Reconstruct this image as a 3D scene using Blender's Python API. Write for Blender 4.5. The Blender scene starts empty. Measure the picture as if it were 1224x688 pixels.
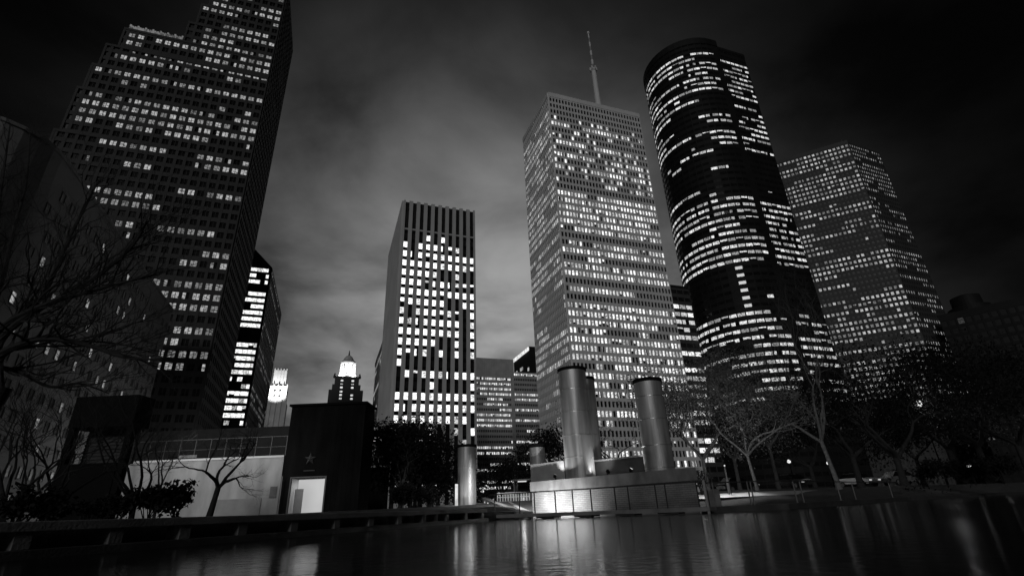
import bpy, bmesh, math, random
from mathutils import Vector, Matrix

S = bpy.context.scene
COL = S.collection
R = math.radians

# ------------------------------------------------------------------ camera
F, CX, CY = 600.0, 612.0, 344.0            # focal length and centre for a 1224 px wide frame
EYE = Vector((0, 0, 0.45))
_up = Vector(((556 - CX) / F, (CY + 1010) / F, -1.0)).normalized()
_fw = (Vector((0, 0, -1)) - _up * _up.dot(Vector((0, 0, -1)))).normalized()
_rt = _fw.cross(_up)
M3 = Matrix((_rt, _fw, _up))               # camera -> world

def ray(px, py):
    return M3 @ Vector(((px - CX) / F, (CY - py) / F, -1.0))

def at(px, py, Y):                         # point seen at a pixel, Y metres ahead
    v = ray(px, py)
    return EYE + v * (Y / v.y)

def proj(p):
    c = M3.transposed() @ (Vector(p) - EYE)
    if c.z >= -0.01:
        return None
    return (CX - F * c.x / c.z, CY + F * c.y / c.z)

cam = bpy.data.objects.new('camera', bpy.data.cameras.new('camera'))
COL.objects.link(cam)
cam.data.sensor_width = 36
cam.data.lens = F / 1224 * 36
cam.data.clip_start = 0.05
cam.data.clip_end = 9000
cam.matrix_world = Matrix.Translation(EYE) @ M3.to_4x4()
S.camera = cam

S.view_settings.view_transform = 'Standard'
S.view_settings.look = 'None'
S.view_settings.exposure = 0
S.view_settings.gamma = 1

# ------------------------------------------------------------------ materials
def new_mat(name):
    m = bpy.data.materials.new(name)
    m.use_nodes = True
    nt = m.node_tree
    nt.nodes.clear()
    out = nt.nodes.new('ShaderNodeOutputMaterial')
    return m, nt, out

def grey(v):
    return (v, v, v, 1)

def surf(name, v, rough=0.7, var=0.25, scale=1.5, metal=0.0, bump=0.0, bscale=20, stretch=(1, 1, 1), spec=0.5):
    """grey principled surface with two octaves of natural variation"""
    m, nt, out = new_mat(name)
    b = nt.nodes.new('ShaderNodeBsdfPrincipled')
    tc = nt.nodes.new('ShaderNodeTexCoord')
    mp = nt.nodes.new('ShaderNodeMapping')
    mp.inputs['Scale'].default_value = stretch
    nt.links.new(tc.outputs['Object'], mp.inputs['Vector'])
    n = nt.nodes.new('ShaderNodeTexNoise')
    n.inputs['Scale'].default_value = scale
    n.inputs['Detail'].default_value = 6
    nt.links.new(mp.outputs[0], n.inputs['Vector'])
    r = nt.nodes.new('ShaderNodeValToRGB')
    r.color_ramp.elements[0].position = 0.3
    r.color_ramp.elements[1].position = 0.7
    r.color_ramp.elements[0].color = grey(v * (1 - var))
    r.color_ramp.elements[1].color = grey(min(0.95, v * (1 + var)))
    nt.links.new(n.outputs['Fac'], r.inputs['Fac'])
    nt.links.new(r.outputs['Color'], b.inputs['Base Color'])
    b.inputs['Roughness'].default_value = rough
    b.inputs['Metallic'].default_value = metal
    b.inputs['Specular IOR Level'].default_value = spec
    if bump:
        n2 = nt.nodes.new('ShaderNodeTexNoise')
        n2.inputs['Scale'].default_value = bscale
        n2.inputs['Detail'].default_value = 4
        nt.links.new(mp.outputs[0], n2.inputs['Vector'])
        bp = nt.nodes.new('ShaderNodeBump')
        bp.inputs['Strength'].default_value = bump
        bp.inputs['Distance'].default_value = 0.05
        nt.links.new(n2.outputs['Fac'], bp.inputs['Height'])
        nt.links.new(bp.outputs[0], b.inputs['Normal'])
    nt.links.new(b.outputs[0], out.inputs['Surface'])
    return m

def brick(name, c1, c2, mortar, sx, sy, rough=0.7, vertical=True, bw=0.5, rh=0.25, ms=0.02):
    m, nt, out = new_mat(name)
    b = nt.nodes.new('ShaderNodeBsdfPrincipled')
    g = nt.nodes.new('ShaderNodeNewGeometry')
    sep = nt.nodes.new('ShaderNodeSeparateXYZ')
    nt.links.new(g.outputs['Position'], sep.inputs[0])
    add = nt.nodes.new('ShaderNodeMath'); add.operation = 'SUBTRACT'
    nt.links.new(sep.outputs['X'], add.inputs[0]); nt.links.new(sep.outputs['Y'], add.inputs[1])
    cb = nt.nodes.new('ShaderNodeCombineXYZ')
    nt.links.new(add.outputs[0], cb.inputs['X'])
    nt.links.new(sep.outputs['Z'], cb.inputs['Y'])
    t = nt.nodes.new('ShaderNodeTexBrick')
    t.inputs['Color1'].default_value = grey(c1)
    t.inputs['Color2'].default_value = grey(c2)
    t.inputs['Mortar'].default_value = grey(mortar)
    t.inputs['Scale'].default_value = 1
    t.inputs['Brick Width'].default_value = bw
    t.inputs['Row Height'].default_value = rh
    t.inputs['Mortar Size'].default_value = ms
    nt.links.new(cb.outputs[0], t.inputs['Vector'])
    n = nt.nodes.new('ShaderNodeTexNoise'); n.inputs['Scale'].default_value = 0.9; n.inputs['Detail'].default_value = 7
    nt.links.new(g.outputs['Position'], n.inputs['Vector'])
    mr = nt.nodes.new('ShaderNodeMapRange')
    mr.inputs['From Min'].default_value = 0.3; mr.inputs['From Max'].default_value = 0.7
    mr.inputs['To Min'].default_value = 0.7; mr.inputs['To Max'].default_value = 1.15
    nt.links.new(n.outputs['Fac'], mr.inputs['Value'])
    mx = nt.nodes.new('ShaderNodeMix'); mx.data_type = 'RGBA'; mx.blend_type = 'MULTIPLY'
    mx.inputs['Factor'].default_value = 1
    nt.links.new(t.outputs['Color'], mx.inputs['A']); nt.links.new(mr.outputs[0], mx.inputs['B'])
    nt.links.new(mx.outputs['Result'], b.inputs['Base Color'])
    b.inputs['Roughness'].default_value = rough
    nt.links.new(b.outputs[0], out.inputs['Surface'])
    return m

def glow(name, strength, scale=0.7, lo=0.5, hi=1.15, squash=(1, 1, 1), sample=False):
    """something lit from inside: emission broken up by what is in the room"""
    m, nt, out = new_mat(name)
    e = nt.nodes.new('ShaderNodeEmission')
    e.inputs['Color'].default_value = (1, 1, 1, 1)
    g = nt.nodes.new('ShaderNodeNewGeometry')
    mp = nt.nodes.new('ShaderNodeMapping'); mp.inputs['Scale'].default_value = squash
    nt.links.new(g.outputs['Position'], mp.inputs['Vector'])
    n = nt.nodes.new('ShaderNodeTexNoise')
    n.inputs['Scale'].default_value = scale; n.inputs['Detail'].default_value = 2
    nt.links.new(mp.outputs[0], n.inputs['Vector'])
    mr = nt.nodes.new('ShaderNodeMapRange')
    mr.inputs['From Min'].default_value = 0.36; mr.inputs['From Max'].default_value = 0.58
    mr.inputs['To Min'].default_value = strength * lo; mr.inputs['To Max'].default_value = strength * hi
    nt.links.new(n.outputs['Fac'], mr.inputs['Value'])
    nt.links.new(mr.outputs[0], e.inputs['Strength'])
    nt.links.new(e.outputs[0], out.inputs['Surface'])
    m.cycles.emission_sampling = 'AUTO' if sample else 'NONE'
    return m

def win_set(name, s, lo=0.45):
    return [glow(name + '_bright', s, 1.1, lo * .8, 1.3, (1, 1, 1.6)), glow(name + '_mid', s * 0.6, 1.3, lo * 0.5, 1.3, (1, 1, 1.8)),
            glow(name + '_dim', s * 0.3, 1.6, 0.15, 1.6, (1, 1, 1.5))]

GLASS = surf('dark_window_glass', 0.012, 0.12, 0.3, 0.3, spec=0.6)
GLASS_DULL = surf('matt_dark_window_glass', 0.012, 0.45, 0.3, 0.3, spec=0.3)
TRAV = surf('pale_travertine', 0.70, 0.75, 0.08, 0.08)
CENT = surf('pale_precast_concrete', 0.46, 0.75, 0.10, 0.1)
GRAN = surf('dark_granite', 0.03, 0.75, 0.2, 0.15)
DARKGL = surf('dark_curtain_wall', 0.016, 0.6, 0.2, 0.1, spec=0.12)
KSTONE = surf('dark_stone_cladding', 0.045, 0.7, 0.15, 0.1)
CCONC = surf('grey_concrete_facade', 0.19, 0.8, 0.12, 0.06)
GSTEEL = surf('ribbed_grey_cladding', 0.40, 0.6, 0.15, 0.2)
ROOF = surf('roof_felt', 0.05, 0.9)
CONC_DK = surf('shade_darkened_concrete', 0.16, 0.6, 0.35, 1.2, bump=0.3)  # mottled concrete, base tone darkened to stand for street-level shade
CONC_BLK = surf('shade_blackened_concrete', 0.05, 0.5, 0.4, 1.5, bump=0.3)  # deeper version of the same shade put into the colour
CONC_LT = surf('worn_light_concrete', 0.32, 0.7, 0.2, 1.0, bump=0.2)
PAVE = brick('pavement_slabs', 0.30, 0.24, 0.10, 1, 1, bw=0.9, rh=0.45)
BRICKW = brick('monument_brick_courses', 0.23, 0.18, 0.09, 1, 1, bw=0.42, rh=0.10, ms=0.012)
BANDM = surf('monument_concrete_band', 0.17, 0.6, 0.4, 1.6, bump=0.3, stretch=(1, 1, .5))
STEEL = surf('brushed_steel_cylinder', 0.42, 0.48, 0.55, 1.0, metal=0.6, bump=0.08, bscale=6, stretch=(2.2, 2.2, 0.25))
STEEL_SEAM = surf('steel_seam', 0.6, 0.3, 0.1, metal=0.9)
BLACKM = surf('black_painted_metal', 0.008, 0.8, 0.2, spec=0.1)
RAILM = surf('dark_steel_railing', 0.035, 0.4, 0.2)
GREYM = surf('grey_painted_metal', 0.30, 0.45, 0.15)
BOXM = surf('dark_panel_cladding', 0.009, 0.9, 0.5, 1.2, stretch=(1, 1, 0.25), spec=0.08)
POSTM = surf('dull_post', 0.12, 0.5)
WHITEW = surf('white_render', 0.42, 0.8, 0.28, 1.3, bump=0.1, stretch=(1, 1, 0.3))
WHITEP = surf('white_paint', 0.8, 0.6, 0.03)
BARK = surf('dark_bark', 0.02, 0.9, 0.4, 6, bump=0.6, bscale=14)
BARK_L = surf('grey_bark', 0.06, 0.9, 0.35, 6, bump=0.6, bscale=14)
BARK_LIT = surf('bark_painted_lit', 0.11, 0.8, 0.35, 6, bump=0.5, bscale=14)  # bark colour lightened because these twigs stand in lamplight
LEAF = surf('dark_evergreen_leaves', 0.016, 0.85, 0.55, 1.3, spec=0.08)
LEAF_LIT = surf('leaves_painted_lit', 0.12, 0.85, 0.5, 1.2, spec=0.1)  # lamplight on the foliage put into a lighter leaf colour
GRASS = surf('night_lawn', 0.035, 0.95, 0.5, 2.5, bump=0.8, bscale=40)
SOIL = surf('city_ground', 0.05, 0.9, 0.3, 0.2)
CARP = surf('car_paint', 0.30, 0.25, 0.05, metal=0.3)
CARD = surf('dark_car_paint', 0.04, 0.25, 0.05, metal=0.3)
TYRE = surf('tyre_rubber', 0.015, 0.8)
CARGL = surf('car_glass', 0.01, 0.06)
LAMPG = glow('lamp_globe', 1.0, 1, 1, 1)
LAMPS = glow('small_lamp', 0.8, 1, 1, 1)
HEADL = glow('headlight', 0.5, 1, 1, 1)
SIGNL = glow('lit_sign', 0.9, 3.0, 0.2, 1.2)
FLOODL = glow('floodlit_lens', 0.6, 1, 1, 1)
CROWNW = glow('floodlit_crown_glow', 0.75, 0.35, 0.55, 1.2)

# ------------------------------------------------------------------ mesh helper
class MB:
    def __init__(self):
        self.v, self.f, self.mi = [], [], []
    def quad(self, a, b, c, d, mi=0):
        k = len(self.v)
        self.v += [tuple(a), tuple(b), tuple(c), tuple(d)]
        self.f.append((k, k + 1, k + 2, k + 3)); self.mi.append(mi)
    def obox(self, o, u, n, a0, a1, b0, b1, z0, z1, mi=0):
        """box in a frame: u along, n across (both horizontal 2D unit vectors), z up"""
        k = len(self.v)
        for z in (z0, z1):
            for a, b in ((a0, b0), (a1, b0), (a1, b1), (a0, b1)):
                self.v.append((o[0] + u[0] * a + n[0] * b, o[1] + u[1] * a + n[1] * b, z))
        for q in ((3, 2, 1, 0), (4, 5, 6, 7), (0, 1, 5, 4), (1, 2, 6, 5), (2, 3, 7, 6), (3, 0, 4, 7)):
            self.f.append(tuple(k + i for i in q)); self.mi.append(mi)
    def box(self, x0, x1, y0, y1, z0, z1, mi=0):
        self.obox((0, 0), (1, 0), (0, 1), x0, x1, y0, y1, z0, z1, mi)
    def prism(self, pts, z0, z1, mi=0):
        """vertical prism over a counter-clockwise 2D polygon; z1 may be a list"""
        k, n = len(self.v), len(pts)
        zt = z1 if isinstance(z1, (list, tuple)) else [z1] * n
        self.v += [(p[0], p[1], z0) for p in pts] + [(p[0], p[1], z) for p, z in zip(pts, zt)]
        for i in range(n):
            j = (i + 1) % n
            self.f.append((k + i, k + j, k + n + j, k + n + i)); self.mi.append(mi)
        self.f.append(tuple(range(k + n, k + 2 * n))); self.mi.append(mi)
        self.f.append(tuple(range(k + n - 1, k - 1, -1))); self.mi.append(mi)
    def lathe(self, c, prof, seg=32, mi=0, cap=True):
        k = len(self.v)
        for r, z in prof:
            for i in range(seg):
                a = 2 * math.pi * i / seg
                self.v.append((c[0] + r * math.cos(a), c[1] + r * math.sin(a), z))
        for j in range(len(prof) - 1):
            for i in range(seg):
                i2 = (i + 1) % seg
                self.f.append((k + j * seg + i, k + j * seg + i2, k + (j + 1) * seg + i2, k + (j + 1) * seg + i)); self.mi.append(mi)
        if cap:
            self.f.append(tuple(k + (len(prof) - 1) * seg + i for i in range(seg))); self.mi.append(mi)
            self.f.append(tuple(k + seg - 1 - i for i in range(seg))); self.mi.append(mi)
    def tube(self, pts, rad, seg=6, mi=0):
        k = len(self.v); n = len(pts)
        pts = [Vector(p) for p in pts]
        ref = Vector((0.13, 0.31, 0.94))
        for i, p in enumerate(pts):
            t = (pts[min(i + 1, n - 1)] - pts[max(i - 1, 0)])
            if t.length < 1e-6: t = Vector((0, 0, 1))
            t.normalize()
            a = t.cross(ref)
            if a.length < 0.05: a = t.cross(Vector((1, 0, 0)))
            a.normalize(); b = t.cross(a)
            r = rad[i] if isinstance(rad, (list, tuple)) else rad
            for s in range(seg):
                w = 2 * math.pi * s / seg
                self.v.append(tuple(p + a * (r * math.cos(w)) + b * (r * math.sin(w))))
        for i in range(n - 1):
            for s in range(seg):
                s2 = (s + 1) % seg
                self.f.append((k + i * seg + s, k + i * seg + s2, k + (i + 1) * seg + s2, k + (i + 1) * seg + s)); self.mi.append(mi)
        self.f.append(tuple(k + seg - 1 - s for s in range(seg))); self.mi.append(mi)
        self.f.append(tuple(k + (n - 1) * seg + s for s in range(seg))); self.mi.append(mi)
    def build(self, name, mats, parent=None, smooth=False, bevel=0):
        base = Vector((0, 0, 0)); p = parent
        while p is not None:
            base += Vector(p.location); p = p.parent
        me = bpy.data.meshes.new(name)
        me.from_pydata([(x - base.x, y - base.y, z - base.z) for x, y, z in self.v], [], self.f)
        if not isinstance(mats, (list, tuple)): mats = [mats]
        for m in mats: me.materials.append(m)
        if len(mats) > 1: me.polygons.foreach_set('material_index', self.mi)
        if smooth: me.polygons.foreach_set('use_smooth', [True] * len(self.f))
        me.update()
        o = bpy.data.objects.new(name, me)
        COL.objects.link(o)
        if parent is not None: o.parent = parent
        if bevel:
            b = o.modifiers.new('bevel', 'BEVEL'); b.width = bevel; b.segments = 2; b.limit_method = 'ANGLE'
        if smooth:
            try:
                me.set_sharp_from_angle(angle=R(40))
            except Exception:
                pass
        return o

def thing(name, loc, label, cat, group=None):
    o = bpy.data.objects.new(name, None)
    o.empty_display_size = 0.5
    COL.objects.link(o)
    o.location = loc
    o['label'] = label; o['category'] = cat
    if group: o['group'] = group
    return o

def tag(o, label=None, cat=None, group=None, kind=None):
    if label: o['label'] = label
    if cat: o['category'] = cat
    if group: o['group'] = group
    if kind: o['kind'] = kind
    return o

def light(name, kind, loc, energy, size=0.3, target=None, spot=None, blend=0.6, parent=None):
    d = bpy.data.lights.new(name, kind)
    d.energy = energy
    if kind == 'AREA': d.size = size
    elif kind == 'SPOT':
        d.shadow_soft_size = size; d.spot_size = R(spot); d.spot_blend = blend
    elif kind == 'POINT': d.shadow_soft_size = size
    o = bpy.data.objects.new(name, d)
    COL.objects.link(o)
    if parent is not None:
        loc = Vector(loc) - Vector(parent.location)
        o.parent = parent
    o.location = loc
    if target is not None:
        w = Vector(loc) + (Vector(parent.location) if parent is not None else Vector())
        o.rotation_euler = (Vector(target) - w).to_track_quat('-Z', 'Y').to_euler()
    return o

# street grid of the city blocks
U1 = (math.sin(R(70)), math.cos(R(70)))      # along the avenue, to the right
U2 = (math.sin(R(-20)), math.cos(R(-20)))    # away from the camera
def neg(a): return (-a[0], -a[1])
def off(o, u, a, n=(0, 0), b=0): return (o[0] + u[0] * a + n[0] * b, o[1] + u[1] * a + n[1] * b)

# ------------------------------------------------------------------ facades
WINDOWS = []        # (root, corners, material, part name)

def light_rows(rng, nr, nc, weights=(0.25, 0.25, 0.25, 0.25), lo=(0.0, 0.12, 0.55, 0.93), run=0.75):
    """which windows are lit: floors differ, and lit windows come in runs"""
    g = []
    for r in range(nr):
        p = rng.choices(lo, weights)[0]
        row, cur = [], rng.random() < p
        for c in range(nc):
            if rng.random() > run: cur = rng.random() < p
            row.append(cur)
        g.append(row)
    return g

def facade(wall, root, o, u, n, W, z0, z1, nc, nr, pier, span, depth, lit, mats, rng, glass=GLASS,
           proud=0.06, mull=0, full=None, top_band=0.0, part='window', blind=0.15, dimp=(0.45, 0.35, 0.2), spandeps=0.06,
           piers=True, low_sp=None):
    """piers and spandrels standing proud of window panes; o = left end of the face seen from outside"""
    cw, fh = W / nc, (z1 - z0) / nr
    if piers:
        for c in range(nc + 1):
            a = c * cw
            a0, a1 = max(0.0, a - pier / 2), min(W, a + pier / 2)
            wall.obox(o, u, n, a0, a1, 0, depth, z0, z1)
    for r in range(nr + 1):
        z = z0 + r * fh
        b0, b1 = max(z0, z - span / 2), min(z1, z + span / 2)
        wall.obox(o, u, n, 0.01, W - 0.01, 0, depth - spandeps, b0 + 0.004, b1 - 0.004)
    for r in range(nr):
        for c in range(nc):
            if full is not None and not full(c * cw, (c + 1) * cw, z0 + r * fh, z0 + (r + 1) * fh): continue
            a0, a1 = c * cw + pier / 2, (c + 1) * cw - pier / 2
            b0, b1 = z0 + r * fh + span / 2, z0 + (r + 1) * fh - span / 2
            on = lit(r, c)
            if mull:
                am = (a0 + a1) / 2
                wall.obox(o, u, n, am - mull / 2, am + mull / 2, 0, depth * 0.55, b0, b1)
            def pane(p0, p1, q0, q1, m):
                cs = [(o[0] + u[0] * a + n[0] * proud, o[1] + u[1] * a + n[1] * proud, z) for a, z in ((p0, q0), (p1, q0), (p1, q1), (p0, q1))]
                WINDOWS.append((root, cs, m, part))
            if not on:
                pane(a0, a1, b0, b1, glass)
            else:
                m = rng.choices(mats, dimp)[0]
                if rng.random() < blind:           # half-drawn blind or lamp in part of the room
                    if rng.random() < 0.5:
                        bm = b0 + (b1 - b0) * rng.uniform(0.3, 0.7)
                        pane(a0, a1, bm, b1, m); pane(a0, a1, b0, bm, glass)
                    else:
                        am = a0 + (a1 - a0) * rng.uniform(0.3, 0.7)
                        pane(a0, am, b0, b1, m); pane(am, a1, b0, b1, glass)
                else:
                    pane(a0, a1, b0, b1, m)

def grid_lit(g): return lambda r, c: g[r][c]

# ================================================================== SETTING
# ---- water
_pool = [(-17.80, -6), (0.27, -8), (75.20, -6), (67.65, 70), (31.49, 45), (13.27, 27.8), (10.84, 34.5), (4.62, 41), (0.69, 36), (-1.88, 29.2), (-5.09, 20), (-8.81, 9.3)]
w = MB()
w.v = [(x, y, 0.0) for x, y in _pool]; w.f = [tuple(range(len(_pool)))]; w.mi = [0]
m, nt, out = new_mat('still_dark_water')
b = nt.nodes.new('ShaderNodeBsdfPrincipled')
b.inputs['Base Color'].default_value = grey(0.004)
b.inputs['Roughness'].default_value = 0.13
b.inputs['IOR'].default_value = 1.33
tc = nt.nodes.new('ShaderNodeTexCoord')
n1 = nt.nodes.new('ShaderNodeTexNoise'); n1.inputs['Scale'].default_value = 5.0; n1.inputs['Detail'].default_value = 3
n2 = nt.nodes.new('ShaderNodeTexNoise'); n2.inputs['Scale'].default_value = 0.7; n2.inputs['Detail'].default_value = 2
nt.links.new(tc.outputs['Object'], n1.inputs['Vector']); nt.links.new(tc.outputs['Object'], n2.inputs['Vector'])
ad = nt.nodes.new('ShaderNodeMath'); ad.operation = 'ADD'
nt.links.new(n1.outputs['Fac'], ad.inputs[0]); nt.links.new(n2.outputs['Fac'], ad.inputs[1])
bp = nt.nodes.new('ShaderNodeBump'); bp.inputs['Strength'].default_value = 0.16; bp.inputs['Distance'].default_value = 0.03
nt.links.new(ad.outputs[0], bp.inputs['Height']); nt.links.new(bp.outputs[0], b.inputs['Normal'])
nt.links.new(b.outputs[0], out.inputs['Surface'])
tag(w.build('water', m), kind='structure')

# ---- banks round the pool and the city ground
ring = [  # inner (water edge), middle, outer
    ((-17.80, -6, .55), (-39.90, -3, .75), (-75.00, 0, .9)),
    ((-9.42, 9.5, .55), (-24.74, 22, .75), (-63.51, 45, .95)),
    ((-5.68, 20.2, .55), (-17.14, 34, .80), (-42.08, 62, 1.0)),
    ((-2.19, 29.6, .45), (-8.41, 42, .95), (-14.08, 62, 1.15)),
    ((0.69, 36.0, .30), (-0.98, 44, 1.15), (-2.08, 62, 1.2)),
    ((4.62, 41.0, .20), (4.45, 46, 1.2), (3.92, 62, 1.25)),
    ((10.84, 34.5, .20), (10.56, 43, 1.2), (9.92, 62, 1.35)),
    ((13.27, 27.8, .20), (17.12, 41, 1.25), (19.92, 62, 1.45)),
    ((31.49, 45, .20), (38.05, 58, 1.35), (49.31, 80, 1.5)),
    ((67.65, 70, .20), (82.14, 85, 1.4), (101.47, 105, 1.5)),
    ((75.20, -6, .20), (92.27, -8, 1.4), (115.34, -10, 1.5)),
    ((0.27, -8, .25), (0.74, -22, .8), (1.51, -45, 1.0)),
]
bank = MB(); N = len(ring)
for i in range(N):
    A, B = ring[i], ring[(i + 1) % N]
    for j in (0, 1):
        bank.quad(A[j], B[j], B[j + 1], A[j + 1])
    # sheer pool side
    bank.quad((A[0][0], A[0][1], -0.5), (B[0][0], B[0][1], -0.5), B[0], A[0])
tag(bank.build('lawn_bank', GRASS), kind='structure')

bmg = bmesh.new()
inner = [bmg.verts.new(r[2]) for r in ring]
outer = [bmg.verts.new((x, y, 1.2)) for x, y in ((-3500, -3500), (3500, -3500), (3500, 3500), (-3500, 3500))]
edges = [bmg.edges.new((inner[i], inner[(i + 1) % N])) for i in range(N)] + [bmg.edges.new((outer[i], outer[(i + 1) % 4])) for i in range(4)]
bmesh.ops.triangle_fill(bmg, edges=edges, use_beauty=True)
bmesh.ops.recalc_face_normals(bmg, faces=bmg.faces)
me = bpy.data.meshes.new('ground'); bmg.to_mesh(me); bmg.free(); me.materials.append(SOIL)
g_ = bpy.data.objects.new('ground', me); COL.objects.link(g_); tag(g_, kind='structure')

def lerp(a, b, t): return tuple(a[i] + (b[i] - a[i]) * t for i in range(len(a)))
# lit concrete path lying on the right bank, and the paved landing left of the monument
p = MB()
A6, A7, A8 = ring[6], ring[7], ring[8]
def bankpt(A, B, s, t): return lerp(lerp(A[0], B[0], s), lerp(A[1], B[1], s), t)
for (Aa, Bb, s0, s1) in ((A6, A7, 0.1, 1.0), (A7, A8, 0.0, 0.35), (A7, A8, 0.35, 0.75)):
    k = 6
    for i in range(k):
        sa, sb = s0 + (s1 - s0) * i / k, s0 + (s1 - s0) * (i + 1) / k
        q = [bankpt(Aa, Bb, sa, .46), bankpt(Aa, Bb, sb, .46), bankpt(Aa, Bb, sb, .74), bankpt(Aa, Bb, sa, .74)]
        p.quad(*[(x, y, z + 0.035) for x, y, z in q])
tag(p.build('path', CONC_LT), kind='structure')
p = MB()
A3, A4 = ring[3], ring[4]
for i in range(6):
    sa, sb = 0.22 + 0.78 * i / 6, 0.22 + 0.78 * (i + 1) / 6
    q = [bankpt(A3, A4, sa, 0), bankpt(A3, A4, sb, 0), bankpt(A3, A4, sb, 1), bankpt(A3, A4, sa, 1)]
    p.quad(*[(x, y, z + 0.03) for x, y, z in q])
tag(p.build('pavement', PAVE), kind='structure')
# stone edging of the right shore
k_ = MB()
sh = [(8.86, 26.4), (13.27, 27.6), (31.49, 44.8), (67.65, 69.8)]
for a, c in zip(sh, sh[1:]):
    d = Vector((c[0] - a[0], c[1] - a[1])); L = d.length; d.normalize()
    k_.obox(a, d, (d.y, -d.x), 0, L + .03, -0.45, 0.12, -0.4, 0.26)
tag(k_.build('pool_kerb', CONC_BLK), kind='structure')

# ================================================================== TOWERS
# ---- wide travertine tower with roof mast (centre right)
rng = random.Random(11)
n0 = (25.2, 218.0); H = 218
tow = thing('office_tower', (n0[0], n0[1], 0), 'pale stone office tower with white lit window slots and a mast on its roof', 'office tower')
core = MB()
W1, W2 = 59.8, 40.5
core.obox(n0, U1, U2, 0, W1, 0, W2, 0, H)
core.build('core_wall', GLASS_DULL, tow)
wl = MB()
for z0c, z1c in ((0, 6.0), (H - 3, H)):
    for (o, u, n, W) in ((n0, U1, neg(U2), W1), (off(n0, U2, W2), neg(U2), neg(U1), W2)):
        wl.obox(o, u, n, 0, W, 0, 0.72, z0c, z1c)
ws = win_set('travertine_tower_window', 1.15)
NR = 50
g1 = light_rows(rng, NR, 31, (0.08, 0.1, 0.22, 0.6), (0.02, 0.3, 0.7, 0.94), 0.72)
for r in range(NR):                       # top storeys: mostly dark; two plant storeys: dark
    if r >= 47 or r in (20, 22): g1[r] = [False] * 31
    elif r >= 35: g1[r] = [x and rng.random() < (0.9 if r in (45, 40, 42, 38, 36) else 0.3) for x in g1[r]]
    elif r < 7: g1[r] = [x and rng.random() < 0.55 for x in g1[r]]
facade(wl, tow, n0, U1, neg(U2), W1, 6, H - 3, 31, NR, 0.7, 1.6, 0.55, grid_lit(g1), ws, rng)
g2 = light_rows(rng, NR, 21, (0.15, 0.2, 0.35, 0.3), (0.02, 0.2, 0.6, 0.9), 0.7)
for r in range(NR):
    if r >= 48: g2[r] = [False] * 21
facade(wl, tow, off(n0, U2, W2), neg(U2), neg(U1), W2, 6, H - 3, 21, NR, 0.7, 1.6, 0.55, grid_lit(g2), ws, rng, dimp=(.2, .4, .4))
wl.build('facade_frame', TRAV, tow)
rf = MB(); rf.obox(n0, U1, U2, 1.2, W1 - 1.2, 1.2, W2 - 1.2, H, H + .4)
rf.build('roof', ROOF, tow)
mastc = at(713, 110, 232); mc = (mastc.x, mastc.y)
mz = lambda py: at(713 - (120 - py) * 0.12, py, mc[1]).z
mt = MB()
zt = mz(40); zm = mz(85)
mt.lathe(mc, [(2.0, H + .35), (1.7, H + 6), (1.45, zm - 2), (1.4, zm)], 12)
mo = mt.build('roof_mast', TRAV, tow)
mt = MB(); mt.lathe(mc, [(1.0, zm - 1.0), (2.0, zm), (2.0, zm + .8), (1.0, zm + 1.6)], 12)
for a in range(6):
    mt.obox(mc, (math.cos(a * 1.05), math.sin(a * 1.05)), (-math.sin(a * 1.05), math.cos(a * 1.05)), 1.6, 2.3, -.35, .35, zm + .3, zm + 2.6)
mt.build('antenna_ring', TRAV, mo)
mt = MB()
nseg = 8
for i in range(nseg):
    za, zb = zm + 1.5 + (zt - zm - 2) * i / nseg, zm + 1.5 + (zt - zm - 2) * (i + 1) / nseg
    mt.lathe(mc, [(0.8 - .05 * i, za), (0.8 - .05 * i, zb)], 8, mi=i % 2)
mt.lathe(mc, [(0.8, zt - .5), (0.8, zt + 1.0)], 8, mi=1)
mt.build('antenna', [GREYM, TRAV], mo)

# ---- centre slab with white glowing windows
rng = random.Random(5)
n0 = (-42.4, 171.5); H = 117.0; W1, W2 = 29.6, 49.5
tow = thing('office_slab', (n0[0], n0[1], 0), 'narrow pale tower with ten columns of brilliant white windows between tall piers', 'office tower')
core = MB(); core.obox(n0, U1, U2, 0, W1, 0, W2, 0, H - .6); core.build('core_wall', GLASS_DULL, tow)
wl = MB()
fh = 3.94; zr = 103.0; nrow = 25; zb = zr - fh * nrow
g1 = []
for r in range(nrow):
    k = nrow - 1 - r       # counted from the top
    p = {0: .55, 1: .85, 6: .95, 13: .08, 15: .12, 19: .45, 20: .3, 21: .15, 22: 0, 23: 0, 24: 0}.get(k, .95)
    g1.append([rng.random() < p for c in range(10)])
for k, dark in ((0, (6, 9)), (1, (8, 9)), (4, (5, 8, 9)), (8, (1, 8)), (9, (8,)), (10, (8,)), (11, (8,)), (12, (8,)), (4, (6,))):
    for c in dark: g1[nrow - 1 - k][c] = False
ws = win_set('white_slab_window', 1.55, 0.6)
cw = W1 / 10
for c in range(11):                                       # full-height piers
    a = c * cw; wl.obox(n0, U1, neg(U2), max(0, a - .72), min(W1, a + .72), 0, 0.8, 0, H)
for r in range(nrow + 1):
    z = zb + r * fh; wl.obox(n0, U1, neg(U2), 0.01, W1 - .01, 0, 0.14, z - .72, z + .72, 1)
wl.obox(n0, U1, neg(U2), 0.01, W1 - .01, 0, .5, zr + .6, zr + 1.3)
facade(MB(), tow, n0, U1, neg(U2), W1, zb, zr, 10, nrow, 1.5, 1.45, .5, grid_lit(g1), ws, rng, glass=GLASS_DULL, proud=.05, blind=.12, dimp=(.78, .17, .05), piers=False)
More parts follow.
